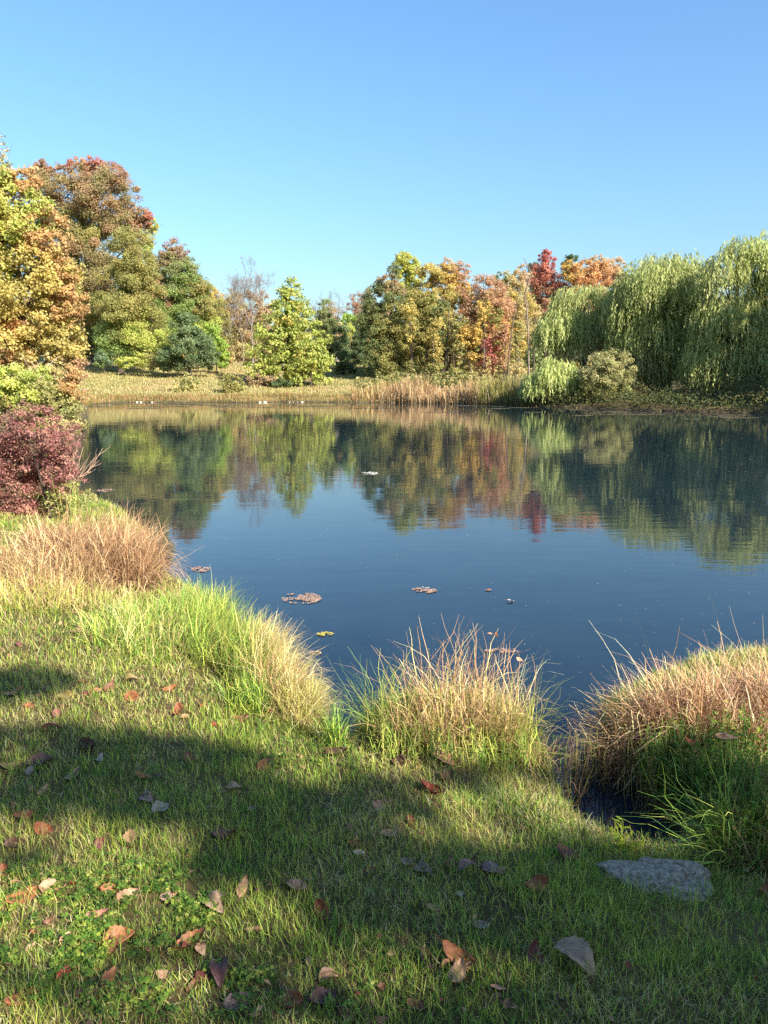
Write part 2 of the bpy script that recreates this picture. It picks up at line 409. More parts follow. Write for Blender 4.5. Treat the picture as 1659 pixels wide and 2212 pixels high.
def ground_mat():
    m = new_mat('ground_soil'); nt = m.node_tree; L = nt.links.new
    out = node(nt, 'ShaderNodeOutputMaterial'); at = node(nt, 'ShaderNodeAttribute', attribute_name='Col')
    tc = node(nt, 'ShaderNodeTexCoord')
    n1 = node(nt, 'ShaderNodeTexNoise'); n1.inputs['Scale'].default_value = 22; n1.inputs['Detail'].default_value = 8; L(tc.outputs['Object'], n1.inputs['Vector'])
    n2 = node(nt, 'ShaderNodeTexNoise'); n2.inputs['Scale'].default_value = 1.1; n2.inputs['Detail'].default_value = 8; L(tc.outputs['Object'], n2.inputs['Vector'])
    ad = node(nt, 'ShaderNodeMath', operation='ADD'); L(n1.outputs['Fac'], ad.inputs[0]); L(n2.outputs['Fac'], ad.inputs[1])
    mr = node(nt, 'ShaderNodeMapRange'); mr.inputs['From Min'].default_value = .7; mr.inputs['From Max'].default_value = 1.3
    mr.inputs['To Min'].default_value = .55; mr.inputs['To Max'].default_value = 1.4; L(ad.outputs[0], mr.inputs['Value'])
    mul = node(nt, 'ShaderNodeVectorMath', operation='SCALE'); L(at.outputs['Color'], mul.inputs[0]); L(mr.outputs['Result'], mul.inputs['Scale'])
    pr = node(nt, 'ShaderNodeBsdfPrincipled'); pr.inputs['Roughness'].default_value = .95; pr.inputs['Specular IOR Level'].default_value = .15
    L(mul.outputs[0], pr.inputs['Base Color'])
    b = node(nt, 'ShaderNodeBump'); b.inputs['Strength'].default_value = .8; b.inputs['Distance'].default_value = .02; L(n1.outputs['Fac'], b.inputs['Height']); L(b.outputs[0], pr.inputs['Normal'])
    L(pr.outputs[0], out.inputs['Surface']); return m
tag(ga.build('ground', ground_mat(), smooth=True), kind='structure')

# ---------------------------------------------------------------- pond water
def water_mat():
    m = new_mat('pond_water'); nt = m.node_tree; L = nt.links.new
    out = node(nt, 'ShaderNodeOutputMaterial'); tc = node(nt, 'ShaderNodeTexCoord')
    def wave(sx, sy, sc, det):
        mp = node(nt, 'ShaderNodeMapping'); mp.inputs['Scale'].default_value = (sx, sy, 1); mp.inputs['Rotation'].default_value = (0, 0, .12); L(tc.outputs['Object'], mp.inputs['Vector'])
        n = node(nt, 'ShaderNodeTexNoise'); n.inputs['Scale'].default_value = sc; n.inputs['Detail'].default_value = det; L(mp.outputs[0], n.inputs['Vector']); return n
    a = wave(.35, 1.2, 5.5, 2); b = wave(.3, 1., 1.3, 2); msk = wave(.25, .5, .35, 2)
    mr = node(nt, 'ShaderNodeMapRange'); mr.inputs['From Min'].default_value = .42; mr.inputs['From Max'].default_value = .62; mr.inputs['To Min'].default_value = .35; mr.inputs['To Max'].default_value = 1.0
    L(msk.outputs['Fac'], mr.inputs['Value'])
    mu = node(nt, 'ShaderNodeMath', operation='MULTIPLY'); L(a.outputs['Fac'], mu.inputs[0]); L(mr.outputs[0], mu.inputs[1])
    m2 = node(nt, 'ShaderNodeMath', operation='MULTIPLY_ADD'); L(b.outputs['Fac'], m2.inputs[0]); m2.inputs[1].default_value = 1.6; L(mu.outputs[0], m2.inputs[2])
    bp = node(nt, 'ShaderNodeBump'); bp.inputs['Strength'].default_value = 1.0; bp.inputs['Distance'].default_value = WAVE; L(m2.outputs[0], bp.inputs['Height'])
    nz = node(nt, 'ShaderNodeTexNoise'); nz.inputs['Scale'].default_value = 1.6; nz.inputs['Detail'].default_value = 6; L(tc.outputs['Object'], nz.inputs['Vector'])
    cr = node(nt, 'ShaderNodeValToRGB'); cr.color_ramp.elements[0].color = (.007, .016, .026, 1); cr.color_ramp.elements[1].color = (.011, .022, .030, 1)
    cr.color_ramp.elements[0].position = .35; cr.color_ramp.elements[1].position = .7
    L(nz.outputs['Fac'], cr.inputs['Fac'])
    pr = node(nt, 'ShaderNodeBsdfPrincipled'); pr.inputs['Roughness'].default_value = .035; pr.inputs['IOR'].default_value = 1.333; pr.inputs['Specular IOR Level'].default_value = .68
    L(cr.outputs[0], pr.inputs['Base Color']); L(bp.outputs[0], pr.inputs['Normal'])
    L(pr.outputs[0], out.inputs['Surface']); return m
WAVE = .0016
wxs = np.array([-60, -20, 0, 20, 60.]); wys = np.array([0.5, 20, 40, 60, 78.])
WX, WY = np.meshgrid(wxs, wys, indexing='ij'); wi = np.arange(25).reshape(5, 5)
wa = Acc(); wa.raw(np.stack([WX, WY, WX*0], -1).reshape(-1, 3), np.stack([wi[:-1, :-1], wi[1:, :-1], wi[1:, 1:], wi[:-1, 1:]], -1).reshape(-1, 4), np.ones((25, 3))*.02)
tag(wa.build('water', water_mat()), kind='structure')

# ================================================================ TREES
T = tree
# ---- left side
T('autumn_tree', 'large yellow and orange tree filling the left edge of the photo', 'tree', 26, [
 (-60,470,120,120,'goldol'),(30,470,80,95,'ygreen'),(95,515,58,70,'tanor'),(10,520,60,60,'goldol'),(15,600,115,90,'goldol'),(5,560,40,60,'ygreen'),(110,610,68,80,'goldol'),(150,640,42,75,'tanor'),
 (60,720,115,70,'goldol'),(30,700,50,30,'orange'),(135,735,50,60,'goldol'),(0,780,90,40,'tanor'),(100,800,75,40,'tan'),(168,790,22,26,'pinkor'),(50,400,46,42,'tanor'),(-70,700,110,110,'goldol')],
 bu=60, trunk_r=.13, bark='mid', leaf=.105, lai=4.4, top=(50,450))
T('feathery_tree', 'pale grey green treetop at the upper left corner of the tree line', 'tree', 60, [(-25,385,52,80,'grgreen'),(2,355,26,56,'tan',0,.5),(-20,520,70,90,'grgreen')], bu=-20, trunk_r=.22, leaf=.18, lai=3.)
T('maple_tree', 'tallest maple, dark green inside with reddish outer leaves', 'tree', 100, [
 (180,440,115,88,'redol'),(110,425,50,62,'redol'),(250,450,60,70,'redol'),(290,480,32,52,'maroon'),(150,530,80,80,'olive'),(225,560,85,80,'redol'),
 (105,365,42,20,'maroon'),(185,360,48,24,'red'),(235,385,50,32,'maroon'),(190,660,52,95,'olive'),(212,735,36,55,'dkgreen'),(320,470,10,16,'red'),(150,620,60,80,'olive'),(335,590,22,40,'maroon')],
 bu=212, trunk_r=.55, leaf=.2, lai=4.6, top=(190,400))
T('poplar_tree', 'sliver of bright yellow foliage beside the tall reddish maple', 'tree', 108, [(326,490,15,20,'yellow'),(318,520,15,28,'ygreen'),(318,580,18,60,'ygreen')], trunk_r=.15, limbs=False)
T('oak_tree', 'tall olive green rounded tree in front of the reddish maple', 'tree', 90, [
 (285,555,55,62,'olive'),(268,640,70,66,'olive'),(305,620,48,80,'olive'),(255,735,52,52,'green'),(312,725,55,55,'ygreen'),(285,690,70,60,'olive')],
 bu=262, trunk_r=.32, leaf=.17, lai=4.6)
T('birch_tree', 'green tree with a purplish top right of the olive tree', 'tree', 98, [
 (372,545,24,30,'maroon',0,.8),(397,552,16,26,'mauve',0,.45),(382,592,44,50,'grgreen'),(368,570,30,34,'redol'),(408,585,24,34,'grgreen',0,.7),(402,655,54,58,'green'),(368,700,55,60,'green'),(425,640,36,46,'olive'),(442,670,40,50,'olive'),(400,610,34,50,'green'),(345,640,30,60,'maroon'),(440,720,40,50,'ygreen')],
 bu=385, trunk_r=.3, lai=4.6)
T('linden_tree', 'olive gold tree at the right end of the tall left group', 'tree', 108, [(468,675,26,46,'goldol'),(482,725,20,50,'olive'),(452,640,18,26,'goldol'),(490,765,16,34,'tan')], trunk_r=.22)
T('lime_green_shrub', 'bright lime green bush peeking out behind the dark cedar', 'shrub', 91, [(470,735,22,26,'lime'),(480,770,16,26,'lime'),(455,712,18,14,'lime')], trunk_r=.08, leaf=.17)
T('cedar_tree', 'low wide dark green cedar at the edge of the field', 'tree', 86, [(410,752,56,46,'cedar'),(402,708,30,24,'cedar'),(385,775,45,26,'cedar'),(452,778,26,22,'cedar'),(405,688,12,14,'cedar'),(360,762,18,20,'cedar'),(360,790,26,12,'spruce')],
 bu=412, trunk_r=.2, leaf=.3, lai=6, asp=.3)
T('shrub', 'small blue green bush at the foot of the tall maple', 'shrub', 88, [(226,775,20,20,'bluegr'),(215,788,12,10,'green')], trunk_r=.06)
T('shrub', 'low yellow green thicket under the olive tree by the field', 'shrub', 87, [(282,778,36,18,'ygreen'),(318,782,28,16,'olive'),(345,790,20,12,'tan')], trunk_r=.06, leaf=.2)
T('hickory_tree', 'brownish pink half bare tree behind the sycamore on the left', 'tree', 118, [
 (530,680,48,52,'brownpk',0,.7),(500,655,30,28,'tan',0,.8),(562,672,34,44,'brownpk',0,.7),(515,745,42,50,'tan',0,.8),(545,760,40,40,'brownpk')], bu=528, trunk_r=.3, leaf=.24, lai=4)
bare_tree('bare_tree', 'tall bare tree with fine grey twigs above the sycamore', 112, 548, 558, .16, lin(130,120,116), 'brownpk', .42, 6, lfrac=.1)
bare_tree('bare_tree', 'leafless pale twiggy tree leaning left behind the sycamore', 106, 528, 600, .12, lin(124,112,102), None, .42, 6)
T('sycamore_tree', 'cone shaped yellow green sycamore alone on the far bank', 'tree', 80, [
 (624,628,26,28,'syc'),(628,655,42,30,'syc'),(615,688,52,36,'syc'),(650,700,42,36,'syc'),(600,728,58,36,'syc'),(662,735,46,38,'syc'),(580,775,52,36,'syc'),(640,775,62,38,'syc'),(688,785,34,34,'syc'),(625,812,80,20,'syc'),(560,808,30,18,'syc'),(690,815,28,14,'syc')],
 bu=621, trunk_r=.22, bark='dark', leaf=.24, lai=3.8, top=(624,620))
T('sapling', 'thin trunk just right of the sycamore trunk', 'tree', 79.5, [(645,770,18,30,'syc')], bu=643, trunk_r=.13)
T('sapling', 'thinnest trunk under the right side of the sycamore', 'tree', 79, [(674,775,16,28,'syc')], bu=672, trunk_r=.09)
T('spruce_tree', 'small dark spruce right of the sycamore', 'tree', 92, [(742,720,9,22,'cedar'),(742,750,18,24,'cedar'),(744,778,25,24,'cedar'),(745,802,26,14,'spruce')], bu=744, trunk_r=.14, leaf=.26, lai=6, asp=.3)
T('juniper_tree', 'slim dark green evergreen just right of the sycamore crown', 'tree', 100, [(702,680,18,34,'grgreen'),(716,720,20,44,'dkgreen'),(700,740,24,50,'dkgreen')], trunk_r=.16, asp=.4)
T('evergreen_tree', 'dark evergreen in the gap below the small yellow tree', 'tree', 104, [(768,735,20,44,'spruce'),(760,770,20,40,'spruce'),(785,760,24,52,'cedar')], trunk_r=.16, asp=.35)
T('yellow_tree', 'small bright yellow tree in the gap right of the sycamore', 'tree', 101, [(752,690,17,14,'lime'),(750,712,15,16,'ygreen'),(748,735,13,20,'olive')], trunk_r=.1)
bare_tree('bare_tree', 'bare dark twiggy tree rising from the gap in the tree line', 122, 728, 622, .22, lin(122,112,118), None, .5, 5)
T('far_tree', 'distant mauve brown treetop left of the grove', 'tree', 124, [(772,660,24,28,'mauve',0,.8),(798,650,16,26,'brownpk'),(785,700,30,40,'brownpk')], trunk_r=.2, lai=4)
T('far_tree', 'distant grey brown tree behind the bare tree in the gap', 'tree', 126, [(720,690,34,36,'brownpk',0,.7),(695,705,26,34,'grgreen')], trunk_r=.2, lai=4)
# ---- the grove
T('ash_tree', 'broad dark green tree at the left end of the grove', 'tree', 84, [
 (838,618,34,30,'redol'),(825,660,44,46,'dkgreen'),(812,712,44,50,'dkgreen'),(850,700,46,60,'olive'),(800,690,20,36,'dkgreen'),(848,770,50,48,'olive'),(812,775,28,36,'dkgreen'),(850,812,46,22,'dkgreen'),(852,585,13,15,'dkgreen')],
 bu=846, trunk_r=.28, leaf=.17)
T('tulip_tree', 'bright yellow treetop rising highest over the grove', 'tree', 90, [(880,572,32,28,'yellow'),(884,602,36,28,'yellow'),(895,640,44,40,'ygreen'),(868,560,14,12,'yellow')], bu=884, trunk_r=.25, leaf=.19)
T('elm_tree', 'olive tree under the bright yellow treetop', 'tree', 86, [(925,615,34,44,'goldol'),(905,670,46,50,'olive'),(935,700,44,50,'olive'),(905,750,48,52,'olive'),(895,800,50,28,'dkgreen'),(945,590,14,22,'redol',0,.6)], bu=918, trunk_r=.22)
T('cherry_tree', 'tall golden tree with wispy top in the middle of the grove', 'tree', 87, [(965,605,32,40,'gold',0,.9),(992,600,26,36,'pinkor',0,.7),(970,655,44,50,'goldol'),(955,720,44,48,'olive'),(975,765,46,45,'olive'),(965,580,14,26,'pale',0,.5),(1002,650,24,40,'gold')], bu=972, trunk_r=.22, lai=4.6)
T('maple_tree', 'salmon pink round maple in the middle of the grove', 'tree', 84, [(1045,640,48,44,'pinkor'),(1070,665,38,40,'pinkor'),(1030,680,40,40,'pinkor'),(1060,710,40,40,'orange',0,.7)], bu=1048, trunk_r=.22)
T('small_maple_tree', 'low golden yellow maple against the salmon pink one', 'tree', 79, [(1012,722,28,18,'gold'),(1022,738,26,14,'gold'),(1024,768,16,9,'gold')], bu=1016, trunk_r=.1, leaf=.2)
T('sumac_shrub', 'dark red leafy shrub among the thin grove trunks', 'shrub', 80, [(1058,760,22,38,'crimson',0,.5),(1048,790,22,28,'red',0,.4)], trunk_r=.07, leaf=.2)
T('beech_tree', 'pale tan wispy tree between the pink maple and the red tree', 'tree', 88, [(1105,615,34,34,'tan',0,.8),(1125,600,22,28,'pale',0,.6),(1110,665,42,44,'goldol'),(1100,730,42,50,'goldol'),(1135,700,30,60,'tan'),(1085,610,20,24,'grgreen')], bu=1110, trunk_r=.2, lai=4.2)
T('red_maple_tree', 'crimson red tree standing highest right of the grove', 'tree', 90, [(1182,565,20,24,'crimson'),(1170,600,30,34,'red'),(1190,620,32,38,'red'),(1165,650,34,38,'maroon'),(1185,680,34,36,'maroon')], bu=1176, trunk_r=.24)
T('pine_tree', 'dark conifer tip just left of the crimson tree', 'tree', 98, [(1153,572,12,9,'spruce'),(1150,590,14,14,'spruce'),(1150,640,16,50,'spruce')], trunk_r=.16, asp=.3)
T('pine_tree', 'dark conifer tip just right of the crimson tree', 'tree', 98, [(1232,557,14,12,'spruce'),(1228,578,18,16,'spruce'),(1230,640,20,50,'spruce')], trunk_r=.16, asp=.3)
T('orange_maple_tree', 'golden orange maple behind the small willow', 'tree', 88, [(1236,588,26,26,'gold'),(1262,600,34,38,'orange'),(1292,600,28,34,'orange'),(1265,640,50,30,'orange')], bu=1262, trunk_r=.22)
T('fading_maple_tree', 'pale pinkish thinning treetop behind the large willow', 'tree', 96, [(1290,575,36,24,'pale',0,.8),(1325,580,28,24,'pale',0,.7),(1310,610,44,34,'pinkor')], bu=1310, trunk_r=.2)
slim = [(862,86),(880,84),(893,81),(906,88),(925,82),(938,79),(948,85),(958,80),(966,83),(985,79),(997,82),(1012,80),(1024,86),(1036,82),(1045,78.5),(1066,81),(1078,84),(1090,79),(1099,83),(1112,80),(1122,85)]
sb = 'slim dark trunks crowded in the autumn grove'
for i, (u, y) in enumerate(slim):
    vt = rng.uniform(640, 715); pn = ['olive','goldol','tan','pinkor','gold'][rng.integers(0, 5)] if u > 960 else ['olive','dkgreen','goldol'][rng.integers(0, 3)]
    T('slender_tree', 'slim dark trunk with thin foliage among many alike in the grove', 'slender tree', y,
      [(u+rng.normal(0, 6), vt+20, 17, 24, pn, 0, .6), (u+rng.normal(0, 6), vt+70, 15, 26, pn, 0, .35), (u+rng.normal(0, 6), 800, 16, 26, 'olive' if u < 1000 else 'tan', 0, .3)],
      bu=u, trunk_r=float(rng.uniform(.09, .17)), bark=['dark', 'mid', 'mid'][i % 3], group=sb, leaf=.2, top=(u+rng.normal(0, 7), vt))
# pale dead trunk
def pole_tree(name, label, pts, y, r, col, cat):
    W = np.array([GY(u, v, y) for u, v in pts]); W[0, 2] = hgt(W[0, 0], y)-.2; base = W[0].copy(); base[2] += .2
    t = thing(name, label, cat, base); a = Acc(); a.tube(W, np.linspace(r, r*.35, len(W)), col, 8)
    for k in range(2, len(W)):
        for _ in range(2):
            e = W[k]+np.array([rng.normal(0, .6), rng.normal(0, .5), rng.uniform(.8, 2.2)]); limb(a, W[k], e, r*.35, .02, col, .1, 5, 4)
    a.build('trunk', M_BARK, t, smooth=True); return t
pole_tree('dead_tree', 'pale bare trunk standing left of the small willow', [(1144,850),(1142,780),(1141,715),(1138,670),(1133,640),(1141,615),(1147,590)], 75, .10, lin(126,112,96), 'dead tree')
pole_tree('dead_tree', 'grey leaning trunk forking between the thin grove trunks', [(1094,850),(1100,760),(1108,700),(1116,650)], 77, .10, lin(104,88,70), 'dead tree')
# ---- willows
T('willow_tree', 'smaller willow with two drooping tiers left of the big willow', 'willow', 64, [(1262,650,72,38,'w:willow'),(1215,705,58,52,'w:willowl'),(1262,715,58,50,'w:willow'),(1190,730,40,44,'w:willow'),(1312,700,46,54,'w:willowt'),(1250,760,60,44,'w:willowt')], bu=1262, trunk_r=.3, dens=1.2)
T('young_willow', 'low round lime green willow mound at the water edge', 'willow', 58, [(1200,815,56,44,'w:willowl'),(1160,835,34,36,'w:willowl'),(1234,835,34,38,'w:willowl')], bu=1205, trunk_r=.12, dens=1.4, step=.2)
T('willow_shrub', 'tan green bushy willow between the mound and the dark shade', 'shrub', 56, [(1298,800,44,42,'willowt'),(1330,805,38,46,'willowt'),(1290,845,44,28,'olive'),(1330,850,34,24,'grgreen')], bu=1308, trunk_r=.1, leaf=.2, asp=.3)
T('willow_tree', 'broad domed willow with a rounded crown on the far right', 'willow', 60, [(1415,620,92,74,'w:willow'),(1362,665,58,66,'w:willow'),(1465,600,70,58,'w:willow'),(1490,670,70,76,'w:willow'),(1400,720,80,66,'w:willow'),(1460,760,80,70,'w:willow'),(1385,785,56,56,'w:willowt'),(1450,810,60,50,'w:willow')], bu=1440, trunk_r=.45, dens=1.0, top=(1450,640))
T('willow_tree', 'tallest willow running off the right edge of the photo', 'willow', 55, [(1560,600,58,62,'w:willow'),(1600,545,44,40,'w:willow'),(1650,560,52,64,'w:willowl'),(1700,600,70,90,'w:willow'),(1560,690,66,66,'w:willow'),(1625,700,62,80,'w:willow'),(1600,780,70,66,'w:willow'),(1525,775,54,66,'w:willow'),(1680,790,60,70,'w:willow'),(1560,830,60,44,'w:willow'),(1640,835,50,40,'w:willow')], bu=1556, trunk_r=.42, dens=1.0, top=(1600,560))
bare_tree('bare_tree', 'leafless twigs poking out above the tallest willow', 58, 1592, 492, .1, lin(120,116,100), 'willowt', .4, 5, lfrac=.5)
# trees on the right bank beyond the frame: their shade lies over the foot of the willows
for i, (x, y, h, pn) in enumerate([(41,38,21,'olive'),(46,31,22,'green'),(53,26,26,'redol'),(58,38,27,'olive'),(43,27,21,'green'),(47,43,21,'green'),(37,43,13,'olive')]):
    b = np.array([x, y, float(hgt(x, y))]); t = thing('bank_tree', 'tree on the right bank outside the photo, shading the willows', 'tree', b, 'trees on the right bank'); acc = Acc(); cs = []
    for k in range(6):
        c = b+np.array([rng.normal(0, 2.2), rng.normal(0, 2.2), h*(.32+.11*k)]); fol_blob(acc, c, np.array([4.6, 4.2, h*.18])*(1-.07*k), PAL[pn], .45, 6.5); cs.append(c)
    trunk_mesh(b, b+np.array([0, 0, h*.9]), .35, cs, BARK['dark']).build('trunk', M_BARK, t); acc.build('crown', M_LEAF, t)

# ---- undergrowth and far wood
def stuff_cards(name, label, cat, pts, leaf, pal, mat=M_LEAF, asp=.6):
    a = Acc(); n = len(pts); cards(a, pts, rdir(n)+np.array([0, -.4, .5]), leaf*rng.uniform(.6, 1.4, n), asp, pick(pal, n)*rng.uniform(.6, 1.3, n)[:, None])
    return tag(a.build(name, mat), label, cat, None, 'stuff')
n = 42000
u = rng.uniform(770, 1370, n); y = rng.uniform(75.5, 104, n); g = GY(u, 830, y); z = hgt(g[:, 0], y); hh = 2.4*fbm(g[:, 0], y, 0, 3.)**1.2*rng.random(n)**.8
hh *= np.where((u < 812), .35, 1)
stuff_cards('undergrowth', 'dark brushy undergrowth between the grove trunks', 'undergrowth', np.stack([g[:, 0], y, z+hh+.1], 1), .28, PAL['olive']+PAL['dkgreen']+PAL['tan'])
n = 60000
u = rng.uniform(1140, 1900, n); y = rng.uniform(40, 66, n); g = GY(u, 830, y); sd = sdist(g[:, 0], y); m = (sd > -.7) & (sd < 9); g = g[m]; y = y[m]; sd = sd[m]; n = len(y)
z = np.maximum(hgt(g[:, 0], y), 0); hh = (.5+3.6*np.clip(fbm(g[:, 0], y, 0, 2.2)-.25, 0, 1)**1.2)*rng.random(n)**.8*np.clip(sd+1.2, .3, 1)
stuff_cards('bank_brush', 'dark shaded brush along the foot of the large willows', 'undergrowth', np.stack([g[:, 0], y, z+hh+.03], 1), .16, adj(PAL['dkgreen']+PAL['olive']+PAL['spruce'], .5, 0))  # palette darkened: the shade under the willows is put into the leaf colour
acc = Acc()
for k in range(46):
    u = -300+k*50+rng.normal(0, 14); y = rng.uniform(134, 146); vt = 690 if 430 < u < 800 else 660
    if u < 430: vt = 640
    c, r = blob_w((u, vt+rng.normal(0, 12)+34, 52, 50), y); fol_blob(acc, c, r, PAL[['brownpk','tan','olive','mauve','redol'][k % 5]], .5, 5.5)
    c2 = c.copy(); c2[2] -= r[2]*1.6; fol_blob(acc, c2, r*np.array([1.1, 1, 1.7]), PAL[['olive','tan','dkgreen'][k % 3]], .6, 7.)
tag(acc.build('distant_wood', M_LEAF), 'distant brown and olive wood closing the gaps behind the tree line', 'wood', None, 'stuff')

# ---- far bank: bushes, dry grass, reeds, stones
T('bank_bush', 'loose tan green bush on the far bank below the cedar', 'bush', 75, [(404,826,28,20,'tangrn',0,.7),(410,848,34,18,'tangrn',0,.8)], trunk_r=.05, leaf=.16, bark='mid')
T('bank_bush', 'dense round green bush on the far bank left of the sycamore', 'bush', 74, [(502,830,26,22,'olive'),(505,848,30,18,'tangrn')], trunk_r=.05, leaf=.16, bark='mid')
T('bank_bush', 'wide dark bramble behind the round bush on the far bank', 'bush', 79, [(565,822,36,13,'brownpk'),(600,826,30,10,'spruce')], trunk_r=.04, leaf=.16, bark='mid')
T('bank_bush', 'small leafy bush behind the reeds at the grove edge', 'bush', 73, [(1140,832,22,20,'grgreen',0,.7),(1105,838,14,14,'green',0,.7)], trunk_r=.04, leaf=.16)
def far_pts(u0, u1, n, s0, s1, y0=58, y1=95):
    out = []
    while sum(len(o) for o in out) < n:
        u = rng.uniform(u0, u1, n*3); y = rng.uniform(y0, y1, n*3); x = GY(u, 830, y)[:, 0]; sd = sdist(x, y)
        m = (sd > s0) & (sd < s1) & (y > 45); out.append(np.stack([x[m], y[m], hgt(x[m], y[m], sd[m])], 1))
    return np.concatenate(out)[:n]
def far_blades(name, label, cat, pts, h, w, pal, lean=.35, tip=1.2, patch=None):
    n = len(pts); a = Acc(); c = pick(pal, n)*rng.uniform(.75, 1.2, n)[:, None]
    hm = h*rng.uniform(.4, 1.25, n)*(.15+1.7*fbm(pts[:, 0], pts[:, 1], 0, 1.8))
    c = c*(.7+.6*fbm(pts[:, 0], pts[:, 1], 4., 1.1))[:, None]
    c = c*np.array([.63, .61, .57])
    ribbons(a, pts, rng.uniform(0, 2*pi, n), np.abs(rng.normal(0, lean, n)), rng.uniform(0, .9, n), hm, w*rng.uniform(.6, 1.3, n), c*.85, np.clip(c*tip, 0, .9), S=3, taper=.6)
    return tag(a.build(name, M_STRAW), label, cat, None, 'stuff')
far_blades('bank_grass', 'dry tan grass along the left part of the far bank', 'dry grass', far_pts(150, 860, 12000, .0, 2.6), .34, .035, G_TAN+G_OLIVE+P_(((176,128,92),5),((136,128,76),6)))
far_blades('field_grass', 'short straw coloured grass of the field beyond the pond', 'field grass', far_pts(120, 860, 26000, 3.5, 34, 62, 112), .22, .07, G_STRAW+G_STRAW+P_(((186,176,116),10),((150,156,90),4)), .5)
far_blades('reeds', 'tall pale tan reeds along the far shore below the grove', 'reeds', far_pts(820, 1035, 3000, -.5, 3.2), 1.3, .05, G_TAN+P_(((206,184,142),5)), .1)
far_blades('reeds', 'greyer greenish reeds right of the pale tan ones', 'reeds', far_pts(1025, 1150, 1500, -.4, 3.0), 1.3, .05, G_OLIVE+P_(((150,138,108),5)), .12)
far_blades('reeds', 'short clump of tan reeds right of the sycamore', 'reeds', far_pts(758, 832, 600, .6, 3.4), 1.3, .05, G_STRAW+G_TAN, .16)
far_blades('bank_grass', 'low brown grass on the shore in front of the reeds', 'dry grass', far_pts(800, 1340, 6000, -.1, 3.), .5, .045, G_RUST+G_OLIVE+G_TAN, .5)

def stone(name, label, p, sx, sy, sz, col, mat, group=None, rot=0., seed=0):
    nu, nv = 40, 22; th = np.arange(nu)*2*pi/nu; ph = np.linspace(-pi/2, pi/2, nv)
    TH, PH = np.meshgrid(th, ph, indexing='ij'); d = np.stack([np.cos(PH)*np.cos(TH), np.cos(PH)*np.sin(TH), np.sin(PH)], -1)
    r = 1+.7*(vnoise(d[..., 0]*1.6+seed, d[..., 1]*1.6, d[..., 2]*1.6+seed, 1.)-.5)+.22*(vnoise(d[..., 0]*5+seed, d[..., 1]*5, d[..., 2]*5, 1.)-.5)
    V = d*r[..., None]; V[..., 2] = np.clip(V[..., 2], -.9, .62+.25*vnoise(d[..., 0]*2.5+seed, d[..., 1]*2.5, seed, 1.)+.2*V[..., 0]); V = V*np.array([sx, sy, sz]); V += .05*sx*(fbm(V[..., 0], V[..., 1], V[..., 2]+seed, .07*max(1, sx/.2))-.5)[..., None]*d*3; c, s = cos(rot), sin(rot)
    V = np.stack([V[..., 0]*c-V[..., 1]*s, V[..., 0]*s+V[..., 1]*c, V[..., 2]], -1)+p
    i = np.arange(nu*nv).reshape(nu, nv); i2 = np.roll(i, -1, 0)
    Fq = np.stack([i[:, :-1], i2[:, :-1], i2[:, 1:], i[:, 1:]], -1).reshape(-1, 4)
    a = Acc(); a.raw(V.reshape(-1, 3), Fq, np.tile(col, (nu*nv, 1))); return tag(a.build(name, mat, base=np.array(p), smooth=True), label, 'stone', group)
def rock_mat():
    m = new_mat('rock'); nt = m.node_tree; L = nt.links.new
    out = node(nt, 'ShaderNodeOutputMaterial'); at = node(nt, 'ShaderNodeAttribute', attribute_name='Col'); tc = node(nt, 'ShaderNodeTexCoord')
    n1 = node(nt, 'ShaderNodeTexNoise'); n1.inputs['Scale'].default_value = 55; n1.inputs['Detail'].default_value = 10; n1.inputs['Roughness'].default_value = .7; L(tc.outputs['Object'], n1.inputs['Vector'])
    v = node(nt, 'ShaderNodeTexVoronoi'); v.inputs['Scale'].default_value = 17; L(tc.outputs['Object'], v.inputs['Vector'])
    cr = node(nt, 'ShaderNodeValToRGB'); cr.color_ramp.elements[0].color = (.6, .58, .52, 1); cr.color_ramp.elements[1].color = (1.5, 1.5, 1.5, 1); cr.color_ramp.elements[0].position = .42; cr.color_ramp.elements[1].position = .6
    L(n1.outputs['Fac'], cr.inputs['Fac'])
    mu = node(nt, 'ShaderNodeMix', data_type='RGBA', blend_type='MULTIPLY'); mu.inputs[0].default_value = 1; L(at.outputs['Color'], mu.inputs[6]); L(cr.outputs[0], mu.inputs[7])
    pr = node(nt, 'ShaderNodeBsdfPrincipled'); pr.inputs['Roughness'].default_value = .8; L(mu.outputs[2], pr.inputs['Base Color'])
    b = node(nt, 'ShaderNodeBump'); b.inputs['Distance'].default_value = .02; L(n1.outputs['Fac'], b.inputs['Height']); b2 = node(nt, 'ShaderNodeBump'); b2.inputs['Distance'].default_value = .006; L(v.outputs['Distance'], b2.inputs['Height']); L(b.outputs[0], b2.inputs['Normal']); L(b2.outputs[0], pr.inputs['Normal'])
    L(pr.outputs[0], out.inputs['Surface']); return m
M_ROCK = rock_mat()
for i in range(26):
    u = rng.uniform(205, 400) if i < 16 else rng.uniform(560, 900); p = GZ(u, 869.3+rng.normal(0, .4)); d = sdist(p[0], p[1]); s = rng.uniform(.08, .2)
    stone('shore_stone', 'small pale stone among the many lining the far shore', p+np.array([0, .4, .04]), s, s*.7, s*.5, lin(176,164,146), M_ROCK, 'pale stones along the far shore', rng.random()*3, i*3.1)

